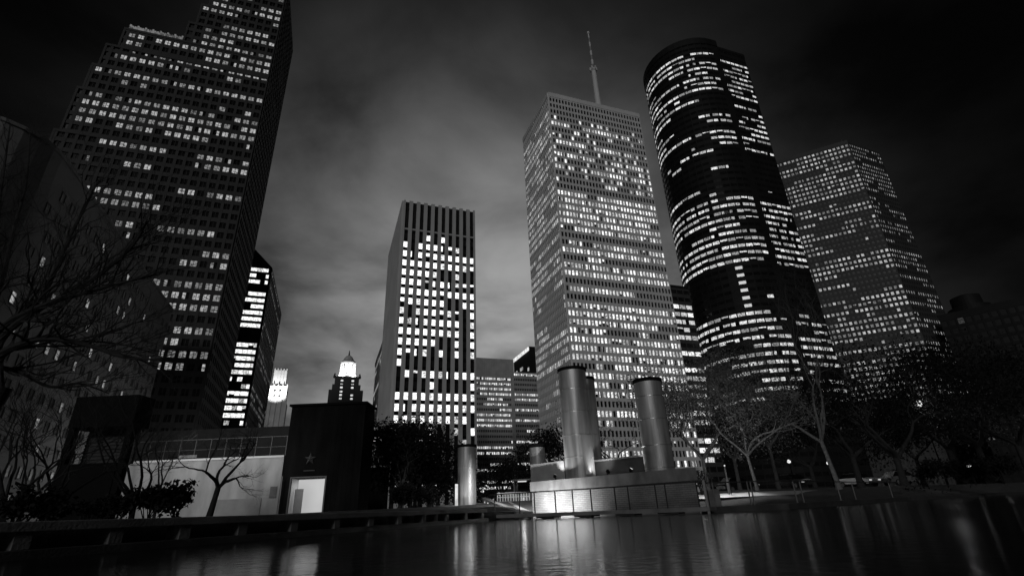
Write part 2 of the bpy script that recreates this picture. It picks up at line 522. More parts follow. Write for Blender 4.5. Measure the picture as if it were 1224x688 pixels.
# side: tight fins
oL = off(n0, U2, W2)
for c in range(34):
    a = W2 * c / 33.0; wl.obox(oL, neg(U2), neg(U1), max(0, a - .42), min(W2, a + .42), 0, .7, 0, H)
for r in range(nrow + 4):
    z = zb + r * fh; wl.obox(oL, neg(U2), neg(U1), .01, W2 - .01, 0, .25, z - .9, z + .9)
ws2 = win_set('slab_side_window', 0.5)
g2 = light_rows(rng, nrow, 33, (.3, .4, .3, 0), (0, .12, .3, 1), .5)
facade(MB(), tow, oL, neg(U2), neg(U1), W2, zb, zr, 33, nrow, .86, 1.85, .5, grid_lit(g2), ws2, rng, glass=GLASS_DULL, piers=False)
wl.build('facade_frame', [CENT, BLACKM], tow)
rf = MB(); rf.obox(n0, U1, U2, .2, W1 - .2, .2, W2 - .2, H - .6, H - .2); rf.build('roof', ROOF, tow)
# lit lobby windows at street level
for i in range(6):
    a = 2 + i * 4.4
    cs = [(n0[0] + U1[0] * s - U2[0] * .9, n0[1] + U1[1] * s - U2[1] * .9, z) for s, z in ((a, 7.0), (a + 1.7, 7.0), (a + 1.7, 9.2), (a, 9.2))]
    WINDOWS.append((tow, cs, ws[(1, 2, 1, 0, 2, 1)[i]], 'lobby_window'))

# ---- stepped dark granite tower, far left
rng = random.Random(21)
n0 = (-99.0, 156.3); D2 = 37.0
nl = neg(U1)
tow = thing('stepped_tower', (n0[0], n0[1], 0), 'huge dark granite tower with a stepped shoulder and scattered lit paired windows', 'office tower')
steps = [(0, 128, 62), (128, 148, 60.4), (148, 160, 59), (160, 171, 57.2), (171, 181, 53.5), (181, 192, 33.5), (192, 204, 31), (204, 216, 28.5), (216, 232, 25.5)]
core = MB()
for z0c, z1c, s in steps: core.obox(n0, nl, U2, 0, s, 0, D2, z0c, z1c)
core.build('core_wall', GLASS_DULL, tow)
def wid(z):
    for z0c, z1c, s in steps:
        if z0c <= z < z1c: return s
    return 0
wl = MB()
bay, fh = 3.05, 4.0
ws = win_set('granite_tower_window', 0.38, 0.35)
g1 = light_rows(rng, 74, 26, (.10, .25, .40, .25), (0.0, .25, .58, .92), .68)
fo = off(n0, nl, 62)              # left end seen from outside
for z0c, z1c, s in steps:
    nb = int(s // bay); st = 62 - s
    for c in range(nb + 1):
        a = 62 - c * bay
        wl.obox(fo, U1, neg(U2), max(st, a - .5), min(62, a + .5), 0, .5, z0c, z1c)
    wl.obox(fo, U1, neg(U2), st, 62, 0, .62, z1c - 1.0, z1c + .05)
    wl.obox(fo, U1, neg(U2), st - .02, st + .7, 0, .58, z0c, z1c)
for r in range(57):
    z = 4 + r * fh; s = wid(min(z, 231))
    wl.obox(fo, U1, neg(U2), 62 - s + .01, 61.99, 0, .43, z - .85, z + .85)
for r in range(56):
    zc = 4 + r * fh
    s = min(wid(zc + .2), wid(zc + fh - .2)); nb = int(s // bay)
    for c in range(nb):
        a1, a0 = 62 - c * bay - .5, 62 - (c + 1) * bay + .5
        on = g1[r][c] and r > 9
        if r in (36, 37): on = on and rng.random() < .25
        mm = rng.choices(ws, (.5, .35, .15))[0]
        am = (a0 + a1) / 2
        wl.obox(fo, U1, neg(U2), am - .07, am + .07, 0, .2, zc + .85, zc + fh - .85)
        for p0, p1 in ((a0, am), (am, a1)):
            lit_ = on and rng.random() < .93
            cs = [(fo[0] + U1[0] * a - U2[0] * .05, fo[1] + U1[1] * a - U2[1] * .05, z) for a, z in ((p0, zc + .85), (p1, zc + .85), (p1, zc + fh - .85), (p0, zc + fh - .85))]
            WINDOWS.append((tow, cs, mm if lit_ else GLASS, 'window'))
ws2 = win_set('granite_side_window', 0.12)
g2 = light_rows(rng, 56, 13, (.45, .35, .2, 0), (0, .1, .3, 1), .6)
facade(wl, tow, n0, U2, U1, D2, 4, 228, 13, 56, .9, 1.5, .5, grid_lit(g2), ws2, rng, glass=GLASS_DULL)
wl.build('facade_frame', GRAN, tow)
rl = MB()                     # lit string along the shoulder roof
for i in range(22):
    a = 10 + i * .85
    rl.obox(fo, U1, neg(U2), a, a + .55, -.5, .66, 181.1, 181.1 + (1.4 if i % 3 else 2.0))
rl.build('roof_light_string', glow('roof_string', .13, .8, .3, 1.3), tow)

# ---- low concrete block, far left edge
rng = random.Random(31)
Dn = 95.0
n0 = (-.7727 * Dn, .6347 * Dn); H = 58.9
tow = thing('concrete_block', (n0[0], n0[1], 0), 'pale flat-sided concrete block with tiny punched windows behind the bare branches', 'building')
def c_plan(g):
    rr = 9.0
    pts = [off(n0, neg(U1), rr - (rr + g) * math.cos(R(t)), U2, rr - (rr + g) * math.sin(R(t))) for t in (90, 75, 60, 45, 30, 15, 0)]
    return pts + [off(n0, neg(U1), -g, U2, 83 + g), off(n0, neg(U1), 40 + g, U2, 83 + g), off(n0, neg(U1), 40 + g, U2, -g)]
core = MB(); core.prism(c_plan(0), 0, H); core.build('wall', CCONC, tow)
cop = MB(); cop.prism(c_plan(.2), H, H + .6); cop.build('roof_coping', CCONC, tow)
ws = win_set('punched_window', .30, .6)
fr = MB()
for (o, u, n, W, nc) in ((n0, U2, U1, 83, 22), (off(n0, neg(U1), 40), U1, neg(U2), 40, 11)):
    for r in range(13):
        for c in range(nc):
            a = (c + .5) * W / nc + (0.9 if r % 2 else -.0); z = 4.5 + r * 4.0
            if a + 1.2 > W or (u == U2 and a < 10) or (u == U1 and a > 30): continue
            on = rng.random() < (.42 if r in (3, 4, 6) else .16)
            mm = rng.choice(ws[:2]) if on else GLASS_DULL
            cs = [(o[0] + u[0] * s + n[0] * .03, o[1] + u[1] * s + n[1] * .03, zz) for s, zz in ((a - .6, z), (a + .6, z), (a + .6, z + 1.7), (a - .6, z + 1.7))]
            WINDOWS.append((tow, cs, mm, 'window'))
            fr.obox(o, u, n, a - .72, a - .6, 0, .12, z - .1, z + 1.8); fr.obox(o, u, n, a + .6, a + .72, 0, .12, z - .1, z + 1.8)
            fr.obox(o, u, n, a - .6, a + .6, 0, .115, z + 1.7, z + 1.8); fr.obox(o, u, n, a - .8, a + .8, 0, .18, z - .22, z - .1)
fr.build('window_surround', CCONC, tow)

# ---- dark tower with lit bands and sloping top, right of the stepped tower
rng = random.Random(41)
n0 = (-122.6, 229.3); Wf, Ws_ = 26.0, 67.0
tow = thing('banded_tower', (n0[0], n0[1], 0), 'black slant-topped tower with broad bright window bands beside the granite tower', 'office tower')
core = MB()
A_, B_, C_, D_ = n0, off(n0, U2, Ws_), off(off(n0, nl, Wf), U2, Ws_), off(n0, nl, Wf)
E_, F_ = off(off(n0, nl, 11), U2, Ws_), off(n0, nl, 11)
core.prism([F_, A_, B_, E_], 0, [130, 119, 119, 130])
core.prism([D_, F_, E_, C_], 0, 130)
core.build('core_wall', DARKGL, tow)
wl = MB()
ws = win_set('band_window', 1.1, .6)
fo = D_
NRB = 35
rows_on = {28: .9, 27: 1, 26: .1, 25: .1, 24: 1, 23: 1, 22: .85, 21: 1, 20: .6, 19: 0, 18: 1, 17: 1, 16: 1, 15: .8, 14: 1, 13: .8, 12: .1, 11: .3, 10: .3, 9: .3, 8: .3, 7: .3}
rows_on = {r: rng.choice((.97, .97, .9, .75)) for r in range(12, 35)}
rows_on.update({31: .1, 30: .5, 24: .1, 23: .3, 17: .15})
rows_on.update({r: .3 for r in range(6, 12)})
g1 = [[rng.random() < rows_on.get(r, .0) for c in range(12)] for r in range(NRB)]
for r in range(NRB):
    z = 3 + r * 3.3
    wl.obox(fo, U1, neg(U2), 0, Wf - .8, 0, .35, z - .65, z + .65)
wl.obox(fo, U1, neg(U2), Wf - .8, Wf, 0, .4, 0, 118)
facade(MB(), tow, fo, U1, neg(U2), Wf, 3, 3 + NRB * 3.3, 12, NRB, .10, 1.3, .4, grid_lit(g1), ws, rng, glass=GLASS_DULL, piers=False, blind=.06, dimp=(.85, .12, .03))
ws2 = win_set('band_side_window', .16)
g2 = light_rows(rng, NRB, 16, (.5, .3, .2, 0), (0, .15, .5, 1), .7)
facade(wl, tow, n0, U2, U1, Ws_, 3, 3 + NRB * 3.3, 16, NRB, .5, 1.5, .3, grid_lit(g2), ws2, rng, glass=GLASS_DULL)
wl.build('facade_frame', DARKGL, tow)

# ---- round dark tower
rng = random.Random(51)
def ab(a, b): return (a * U1[0] + b * U2[0], a * U1[1] + b * U2[1])
H = 302.0
base = ab(230, 227)
tow = thing('round_tower', (base[0], base[1], 0), 'tall black glass tower with a rounded front and curving rows of lit windows', 'office tower')
NA = 18
ARC_AB = [(227.7 + 30 * math.cos(R(t)), 222 + 30 * math.sin(R(t))) for t in [120 + 150 * i / NA for i in range(NA + 1)]]
arc = [ab(*q_) for q_ in ARC_AB]
poly = arc + [ab(232.5, 192), ab(232.5, 194.6)] + [ab(259.5, 194.6), ab(266, 200), ab(268, 230), ab(256, 256), ab(236, 260), ab(224, 252)]
core = MB(); core.prism(poly, 0, H - 4); core.build('core_wall', DARKGL, tow)
tb = MB(); tb.prism([ab(227.7 + (a_ - 227.7) * 1.01, 222 + (b_ - 222) * 1.01) for a_, b_ in ARC_AB] + [ab(232.7, 191.6), ab(232.7, 252)], H - 5.5, H)
tb.build('curved_parapet', DARKGL, tow)
wl = MB()
NRJ = 64; fh = 4.6; zb = 4.0
ws = win_set('round_tower_window', .8, .3)
pat = []
for r in range(NRJ):
    pat.append(rng.choices((0.04, .35, .6, .9), (.10, .26, .38, .26))[0])
for r in (63, 62): pat[r] = .0
pat[61] = .6; pat[60] = .85
for r in range(36, 42): pat[r] = [.05, .25, .02, .04, .35, .0][r - 36]
for r in range(20, 26): pat[r] = .03
for r in range(9): pat[r] = 0
pat[27] = .9; pat[28] = .95; pat[29] = .8; pat[30] = .6; pat[31] = .5; pat[18] = .85; pat[17] = .8; pat[19] = .6
cols = NA + 7
gJ = []
for r in range(NRJ):
    row, cur = [], rng.random() < pat[r]
    for c in range(cols):
        if rng.random() > .72: cur = rng.random() < pat[r]
        row.append(cur)
    gJ.append(row)
for i in range(NA):
    a, c = Vector(arc[i]), Vector(arc[i + 1])
    u = (c - a).normalized(); n = Vector((u.y, -u.x)); L = (c - a).length
    facade(wl, tow, a, u, n, L, zb, zb + NRJ * fh, 1, NRJ, .6, 2.75, .14, (lambda i: lambda r, q: gJ[r][i])(i), ws, rng, glass=GLASS, proud=.03, blind=.3, spandeps=.03, dimp=(.45, .33, .22))
facade(wl, tow, ab(232.6, 194.6), U1, neg(U2), 26.9, zb, zb + NRJ * fh, 7, NRJ, .6, 2.75, .14, lambda r, c: gJ[r][NA + c], ws, rng, glass=GLASS, proud=.03, blind=.3, spandeps=.03, dimp=(.45, .33, .22))
wl.build('facade_frame', DARKGL, tow)
pc = MB(); pc.prism([ab(232.8, 194.3), ab(259.7, 194.3), ab(266.2, 199.8), ab(268.2, 230), ab(256, 256), ab(232.8, 262)], H - 4, H - 1.5)
pc.build('side_parapet', DARKGL, tow)

# ---- dark faceted tower on the right
rng = random.Random(61)
H = 230.0
Lk, Mk, Rk = (199.0, 307.6), (241.0, 286.5), (271.0, 299.2)
tow = thing('faceted_tower', (Mk[0], Mk[1], 0), 'dark stone tower with an obtuse corner and dotted small square windows, beyond the round tower', 'office tower')
core = MB(); core.prism([Lk, Mk, Rk, (254, 346), (215, 362)], 0, H); core.build('core_wall', GLASS_DULL, tow)
wl = MB()
ws = win_set('faceted_tower_window', .46, .5)
NRK = 62
wts = [rng.choices((0.0, .25, .6, .93), (.03, .17, .35, .45))[0] for r in range(NRK)]
for r in (61, 60, 59, 56, 54, 53, 52, 51): wts[r] = .93
for r in (50, 39): wts[r] = .1
for r in range(13): wts[r] = 0
for (a, c, nc, ds) in ((Lk, Mk, 18, (.4, .35, .25)), (Mk, Rk, 14, (.3, .4, .3))):
    u = (Vector(c) - Vector(a)); L = u.length; u.normalize(); n = Vector((u.y, -u.x))
    gk = []
    for r in range(NRK):
        row, cur = [], rng.random() < wts[r]
        for q in range(nc):
            if rng.random() > .7: cur = rng.random() < wts[r]
            row.append(cur)
        gk.append(row)
    facade(wl, tow, a, u, n, L, 4, H - 2, nc, NRK, 1.1, 1.75, .35, grid_lit(gk), ws, rng, blind=.08, dimp=ds, glass=GLASS_DULL)
    wl.obox(a, u, n, 0, L, 0, .45, H - 2, H + .6)
wl.build('facade_frame', KSTONE, tow)
rp = MB(); rp.prism([lerp(Lk, (230, 325), .3), lerp(Mk, (230, 325), .3), lerp(Rk, (230, 325), .3), lerp((254, 346), (230, 325), .3)], H, H + 3.2)
rp.build('roof_plant_room', KSTONE, tow)
rp = MB(); rp.lathe((239.5, 289.5), [(.5, H), (.4, H + 3.5)], 8); rp.build('roof_stub', KSTONE, tow)

# ---- dark low tower with a round cap at the right edge
rng = random.Random(71)
UL1, UL2 = (math.sin(R(133)), math.cos(R(133))), (math.sin(R(43)), math.cos(R(43)))
n0 = tuple(at(1158, 470, 255).xy); H = at(1190, 379, 262).z
tow = thing('round_capped_tower', (n0[0], n0[1], 0), 'nearly black tower with a round cap at the far right edge', 'office tower')
core = MB(); core.obox(n0, UL1, UL2, 0, 60, 0, 26, 0, H)
core.build('wall', DARKGL, tow)
cap = MB(); cc = tuple(at(1172, 400, 268).xy)
hz = at(1172, 353, 268).z; HB = H + (hz - H) * .25
cap.lathe(cc, [(8.5, H * .9), (8.5, HB), (9.6, HB + .5), (9.6, HB + (hz - HB) * .35), (7, HB + (hz - HB) * .4), (6.8, hz - 1), (4, hz)], 32)
cap.build('round_cap', DARKGL, tow)
wl = MB()
g1 = light_rows(rng, 18, 18, (.7, .3, 0, 0), (0, .10, 0, 0), .3)
facade(wl, tow, n0, UL1, neg(UL2), 60, 2, H - 3, 18, 18, 1.0, 1.6, .3, grid_lit(g1), win_set('edge_tower_window', .10), rng, glass=GLASS_DULL)
wl.build('facade_frame', DARKGL, tow)

# ---- ribbed pair of towers in the gap
rng = random.Random(81)
g1o = off((-30.5, 398.8), U1, -16); Wg = 46.8; H = 116.0
tow = thing('ribbed_tower', (g1o[0], g1o[1], 0), 'flat-topped ribbed grey tower with thin strings of lights, left one of the distant pair', 'office tower')
core = MB(); core.obox(g1o, U1, U2, 0, Wg, 0, 25, 0, H); core.build('core_wall', GSTEEL, tow)
wl = MB()
ws = win_set('string_window', .95, .5)
NG = 24
gg = light_rows(rng, NG, 32, (.15, .25, .3, .3), (.02, .15, .5, .95), .85)
for r in (23, 22, 21): gg[r] = [rng.random() < .95 for _ in range(32)]
facade(wl, tow, g1o, U1, neg(U2), Wg, 2, 101, 32, NG, .45, 2.3, .35, grid_lit(gg), ws, rng, glass=GLASS_DULL)
for c in range(33): wl.obox(g1o, U1, neg(U2), max(0, c * Wg / 32 - .2), min(Wg, c * Wg / 32 + .2), 0, .35, 101, H)
wl.build('facade_ribs', GSTEEL, tow)

g2o = (-1.6, 392.0); Wg = 44.0; H2 = 101.0
tow = thing('crowned_tower', (g2o[0], g2o[1], 0), 'grey tower with a slanting bright-edged crown, right one of the distant pair', 'office tower')
core = MB(); core.obox(g2o, U1, U2, 0, Wg, 0, 7, 0, H2); core.build('core_wall', GSTEEL, tow)
wl = MB()
gg = light_rows(rng, 25, 30, (.12, .22, .3, .36), (.02, .15, .5, .95), .85)
gg[24] = [True] * 30
facade(wl, tow, g2o, U1, neg(U2), Wg, 2, H2, 30, 25, .45, 2.2, .35, grid_lit(gg), ws, rng, glass=GLASS_DULL)
wl.build('facade_ribs', GSTEEL, tow)
uo = (12.0, 402.6); HU = 125.0
up = MB(); up.obox(uo, U1, U2, 0, 30, 0, 38.5, 0, HU); upo = up.build('upper_block', DARKGL, tow)
cl = MB(); cl.obox(off(uo, U2, 38), neg(U2), neg(U1), 0, 38, 0, .8, HU - 3.4, HU - .6); cl.build('crown_light', glow('crown_strip', .9, .3, .7, 1.1), upo)
cbm = glow('crown_band', .35, .3, .3, 1.2)
for i in range(10):
    if rng.random() < .75:
        cl = MB(); zq = HU - 20 + rng.choice((0, 4.2))
        cl.obox(off(uo, U2, 38), neg(U2), neg(U1), 2 + i * 3.5, 2 + i * 3.5 + 2.6, 0, .5, zq, zq + 2.6); cl.build('crown_window', cbm, upo)

# ---- narrow tower squeezed between travertine and round towers
rng = random.Random(91)
io = ab(165, 222); Wi = 27.0; H = 118.0
tow = thing('narrow_tower', (io[0], io[1], 0), 'narrow dark tower with wide bright window bands wedged between the pale tower and round tower', 'office tower')
core = MB(); core.obox(io, U1, U2, 0, Wi, 0, 36, 0, H); core.build('core_wall', DARKGL, tow)
wl = MB()
ws = win_set('wide_band_window', 1.05, .65)
NI = 24
gi = [[rng.random() < (0.0 if r in (16, 14, 6) or r > 21 or r < 3 else .93) for c in range(6)] for r in range(NI)]
facade(wl, tow, io, U1, neg(U2), Wi, 4, H - 2, 6, NI, .5, 2.2, .3, grid_lit(gi), ws, rng, glass=GLASS_DULL, blind=.1)
wl.build('facade_frame', KSTONE, tow)

# ---- pale block behind the slab tower with steep sloping window lines
rng = random.Random(95)
fo2 = (-66.0, 246.7); H = 87.0
tow = thing('rear_block', (fo2[0], fo2[1], 0), 'pale block peeping out behind the left side of the white-windowed slab', 'building')
core = MB(); core.obox(fo2, U1, U2, 0, 40, 0, 60, 0, H); core.build('core_wall', GLASS_DULL, tow)
wl = MB()
gi = light_rows(rng, 21, 18, (.1, .2, .35, .35), (0, .1, .4, .95), .85)
facade(wl, tow, off(fo2, U2, 60), neg(U2), neg(U1), 60, 2, H - 2, 18, 21, .3, 1.7, .14, grid_lit(gi), win_set('rear_block_window', .45), rng, glass=GLASS_DULL)
wl.obox(off(fo2, U2, 60), neg(U2), neg(U1), 0, 60, 0, .55, H - 2, H + .6)
wl.build('facade_frame', CENT, tow)

# ---- old tower with a floodlit domed lantern
def old_tower():
    Y = 410.0
    c = at(412, 480, Y); c = (c.x, c.y)
    root = thing('lantern_tower', (c[0], c[1], 0), 'old stepped tower topped by a brilliantly floodlit columned lantern', 'tower')
    zz = lambda py: at(412, py, Y).z
    sc = Y / 655.0
    def blk(wpx, y0, y1, mat, nm, dep=None):
        q = MB(); w_ = wpx * sc / 2
        q.obox(c, U1, U2, -w_, w_, -w_, w_, zz(y0) if y0 < 590 else 0, zz(y1)); return q.build(nm, mat, root)
    blk(42, 600, 470, KSTONE, 'lower_block'); blk(35, 470.0, 463, KSTONE, 'shoulder_block'); blk(30, 463.0, 453, KSTONE, 'upper_block')
    lan = MB(); r0 = 9.6 * sc
    z0, z1, z2, z3 = zz(453), zz(449), zz(436), zz(432.5)
    lan.lathe(c, [(r0 * 1.25, z0), (r0 * 1.25, z1), (r0 * .80, z1), (r0 * .80, z2)], 8)
    for i in range(8):
        a = R(22.5 + 45 * i); q = (c[0] + r0 * .92 * math.cos(a), c[1] + r0 * .92 * math.sin(a))
        lan.lathe(q, [(r0 * .13, z1), (r0 * .12, z2)], 8)
    lan.lathe(c, [(r0 * 1.1, z2), (r0 * 1.1, z3 - 1.2), (r0 * .95, z3), (r0 * .7, z3 + 1.5)], 8)
    lo_ = lan.build('lantern', surf('lantern_stone', .5, .7, .15, .2), root)
    dm = MB(); dm.lathe(c, [(r0 * .72, z3 + 1.4), (r0 * .6, z3 + 3), (r0 * .4, z3 + 4.6), (r0 * .16, z3 + 5.6)], 16, cap=True); dm.build('dome', surf('dome_stone', .5, .7, .15, .2), root, smooth=True)
    fi = MB(); fi.lathe(c, [(.8, z3 + 5.4), (.5, z3 + 8), (.2, z3 + 10)], 8); fi.build('finial', KSTONE, root)
    # corner urns and lit windows
    for sx in (-1, 1):
        ur = MB(); q = off(c, U1, sx * 15.5 * sc, U2, -13 * sc)
        ur.lathe(q, [(.9, zz(453.5) - 1), (1.3, zz(453.5)), (.4, zz(453.5) + 3)], 8); ur.build('roof_urn', KSTONE, root)
    wm = glow('lantern_tower_window', .8, .6, .5, 1.2)
    for ya in (458, 462.5, 466.5, 472, 476, 480):
        for sx in (-7.6, 5.8):
            if ya > 471 and sx > 0 and ya < 475: continue
            wq = 15 if ya < 463 else (17.5 if ya < 470 else 21)
            cs = [(c[0] + U1[0] * s * sc - U2[0] * (wq * sc + .1), c[1] + U1[1] * s * sc - U2[1] * (wq * sc + .1), z) for s, z in
                  ((sx, zz(ya + 1)), (sx + 3, zz(ya + 1)), (sx + 3, zz(ya - 1)), (sx, zz(ya - 1)))]
            WINDOWS.append((root, cs, wm, 'window'))
    # floodlights that wash the lantern from the roof corners
    for i, (sx, sy) in enumerate(((-1, -1), (1, -1))):
        q = off(c, U1, sx * 10 * sc, U2, sy * 14.5 * sc)
        light('floodlight_beam', 'SPOT', (q[0], q[1], zz(453) + .8), 24000, .4, (c[0], c[1], z3), 120, .6, root)
old_tower()

def slim_tower():
    Y = 470.0
    c = at(331, 480, Y); c = (c.x, c.y); sc = Y / 655 / math.cos(R(26))
    zz = lambda py: at(331, py, Y).z
    root = thing('white_crown_tower', (c[0], c[1], 0), 'slim distant tower with a white floodlit top right of the banded tower', 'tower')
    st = surf('white_tower_stone', .55, .7, .15, .15)
    q = MB()
    for wd, y0, y1 in ((22, 600, 482), (19, 482, 463), (13, 463, 444)):
        w_ = wd * sc / 2; q.obox(c, U1, U2, -w_, w_, -w_, w_, zz(y0) if y0 < 590 else 0, zz(y1))
        for k in range(5):
            a = -w_ + 2 * w_ * k / 4
            q.obox(c, U1, U2, a - .45, a + .45, -w_ - .5, -w_, zz(y0) if y0 < 590 else 0, zz(y1) + 1.5)
    q.build('wall', st, root)
    for ya in (468, 474, 488):
        for sx in (-4, 1.5):
            q = MB(); q.obox(c, U1, U2, sx * sc, (sx + 2) * sc, -9.5 * sc - .75, -9.5 * sc - .55, zz(ya + 2), zz(ya)); q.build('window', BLACKM, root)
    q_ = off(c, U1, -2 * sc, U2, -30 * sc)
    light('floodlight_beam', 'SPOT', (q_[0], q_[1], zz(487)), 110000, 1, (c[0], c[1], zz(447)), 85, .9, root)
slim_tower()

# ================================================================== FOREGROUND STRUCTURES
# ---- low concrete balustrade along the left pool edge
ex = Vector((.348, 1)).normalized(); en = Vector((ex.y, -ex.x))
lo = (-12.05 + .348 * 4.0, 4.0)
lenL = (29.2 - 4.0) / ex.y
bal = thing('pool_balustrade', (lo[0], lo[1], 0), 'long low dark concrete balustrade running along the left pool edge', 'balustrade')
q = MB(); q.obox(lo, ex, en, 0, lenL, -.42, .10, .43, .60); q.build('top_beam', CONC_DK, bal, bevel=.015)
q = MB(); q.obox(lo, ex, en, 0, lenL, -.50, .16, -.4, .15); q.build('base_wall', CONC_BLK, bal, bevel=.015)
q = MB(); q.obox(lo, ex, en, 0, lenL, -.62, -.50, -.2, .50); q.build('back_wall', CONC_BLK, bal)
for Y in (9.6, 11.1, 12.54, 14.07, 15.8, 17.6, 19.35, 21.1, 22.9, 24.9, 26.8, 28.7, 8.1, 6.6):
    s = (Y - 4.0) / ex.y
    q = MB(); q.obox(lo, ex, en, s - .14, s + .14, -.36, .06, .148, .432); q.build('post', CONC_DK, bal, bevel=.012)

# second, far balustrade beside the ramp
a, c = at(578, 594, 44), at(621, 611, 33)
d = Vector((c.x - a.x, c.y - a.y)); Lr = d.length; d.normalize(); nn = Vector((-d.y, d.x)); nn = nn if nn.y < 0 else -nn
za, zc = a.z, c.z
ram = thing('ramp_balustrade', (a.x, a.y, 0), 'short balustrade stepping down beside the paved ramp left of the monument', 'balustrade')
q = MB()
def slope_beam(q, h0, h1, w0, w1):
    k = len(q.v)
    for s, z in ((0, za), (Lr, zc)):
        for ww, hh in ((w0, h0), (w1, h0), (w1, h1), (w0, h1)):
            q.v.append((a.x + d.x * s + nn.x * ww, a.y + d.y * s + nn.y * ww, z + hh))
    for f in ((0, 1, 2, 3), (7, 6, 5, 4), (0, 4, 5, 1), (1, 5, 6, 2), (2, 6, 7, 3), (3, 7, 4, 0)):
        q.f.append(tuple(k + i for i in f)); q.mi.append(0)
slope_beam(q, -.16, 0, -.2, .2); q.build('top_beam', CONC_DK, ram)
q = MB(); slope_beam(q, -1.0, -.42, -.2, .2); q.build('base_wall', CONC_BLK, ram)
for i in range(9):
    s = Lr * (i + .3) / 9; z = za + (zc - za) * s / Lr
    q = MB(); q.obox((a.x, a.y), d, nn, s - .22, s + .22, -.15, .15, z - .43, z - .13); q.build('post', CONC_DK, ram)
    if i < 8:
        q = MB(); s2 = s + Lr / 18; z2 = za + (zc - za) * s2 / Lr
        q.obox((a.x, a.y), d, nn, s2 - .14, s2 + .14, -.1, .12, z2 - .40, z2 - .2); q.build('gap_glow', SIGNL, ram)  # glowing block added in the gap for bright pavement behind

# ---- footbridge with railing in front of the monument
b0, b1 = Vector((-1.56, 31.57)), Vector((8.52, 24.83))
bd = (b1 - b0).normalized(); bn = Vector((bd.y, -bd.x)); bl = (b1 - b0).length
fb = thing('footbridge', (b0.x, b0.y, 0), 'slim dark footbridge with thin railing across the water before the monument', 'footbridge')
q = MB(); q.obox(b0, bd, bn, -.3, bl, -1.1, .12, .12, .26); q.build('deck', CONC_DK, fb, bevel=.01)
q = MB(); q.obox(b0, bd, bn, -.3, bl, .121, .16, .10, .28); q.build('deck_edge', CONC_DK, fb)
def s_at(px):
    t = (px - 623) / 655.0
    return (t * b0.y - b0.x) / (bd.x - t * bd.y)
for px in (592, 622, 640, 665, 686, 708, 737, 753, 786, 798, 836):
    s = s_at(px)
    q = MB(); q.obox(b0, bd, bn, s - .025, s + .025, .03, .08, .26, 1.32); q.build('railing_post', RAILM, fb)
q = MB(); q.obox(b0, bd, bn, -.3, bl, .01, .10, 1.315, 1.375); q.build('handrail', RAILM, fb)
for px in (650, 696, 746, 797, 606):
    s = s_at(px)
    q = MB(); q.obox(b0, bd, bn, s - .5, s + .5, -.95, .05, .02, .119); q.obox(b0, bd, bn, s - .2, s + .2, -.8, -.05, -.5, .018); q.build('pier', CONC_BLK, fb)
s = bl - .12
q = MB(); q.obox(b0, bd, bn, s, s + .10, .02, .12, .0, 1.40); q.build('end_post', surf('bright_steel_post', .6, .3, .05, metal=.6), fb)

# ---- railing along the right shore
sr = thing('shore_railing', (10, 26.2, 0), 'thin dark railing continuing along the right shore of the pool', 'railing')
pts = [Vector((9.01, 26.6)), Vector((13.27, 27.8)), Vector((31.49, 45))]
q = MB(); q.tube([(x.x, x.y, 1.34) for x in pts], .03, 6); q.build('handrail', RAILM, sr)
for px in (855, 897, 901, 952, 960, 1004, 1022, 1066, 1094):
    t = (px - 623) / 655.0
    for A, B in zip(pts, pts[1:]):
        e = B - A; den = e.x - t * e.y
        s = (t * A.y - A.x) / den
        if -0.001 <= s <= 1.0:
            P = A + e * s
            q = MB(); q.tube([(P.x, P.y, .22), (P.x, P.y, 1.36)], .035, 6); q.build('railing_post', POSTM, sr)
            break

# ---- the fountain monument
Wp = [(0.73, 34.7), (4.59, 30.72), (8.74, 27.0), (10.84, 34.5), (4.64, 40.5), (1.31, 38.5)]
mon = thing('fountain_monument', (4.9, 33, 0), 'brick fountain monument base with a dark projecting band, half floodlit', 'monument')
q = MB(); q.prism(Wp, -.4, 1.48); q.build('brick_wall', BRICKW, mon)
cx = sum(p[0] for p in Wp) / 6; cy = sum(p[1] for p in Wp) / 6
grow = lambda k: [(cx + (x - cx) * k, cy + (y - cy) * k) for x, y in Wp]
q = MB(); q.prism(grow(1.025), 1.478, 2.1); q.build('parapet_band', BANDM, mon, bevel=.02)
# raised end block on the left and low ring wall between the cylinders
q = MB(); q.prism([(0.74, 36.0), (2.86, 34.0), (3.98, 36.2), (1.92, 38.2)], 2.1, at(650, 554, 36).z); q.build('raised_block', CONC_LT, mon, bevel=.02)
ra, rb_ = Vector((4.59, 34.6)), Vector((7.95, 31.2)); rd = (rb_ - ra).normalized(); rn = Vector((rd.y, -rd.x))
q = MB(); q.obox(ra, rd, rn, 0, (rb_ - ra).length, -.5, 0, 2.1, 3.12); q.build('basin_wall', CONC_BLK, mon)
q = MB(); q.obox(ra, rd, rn, -.05, (rb_ - ra).length + .05, -.55, .08, 3.12, 3.22); q.build('basin_coping', CONC_LT, mon)

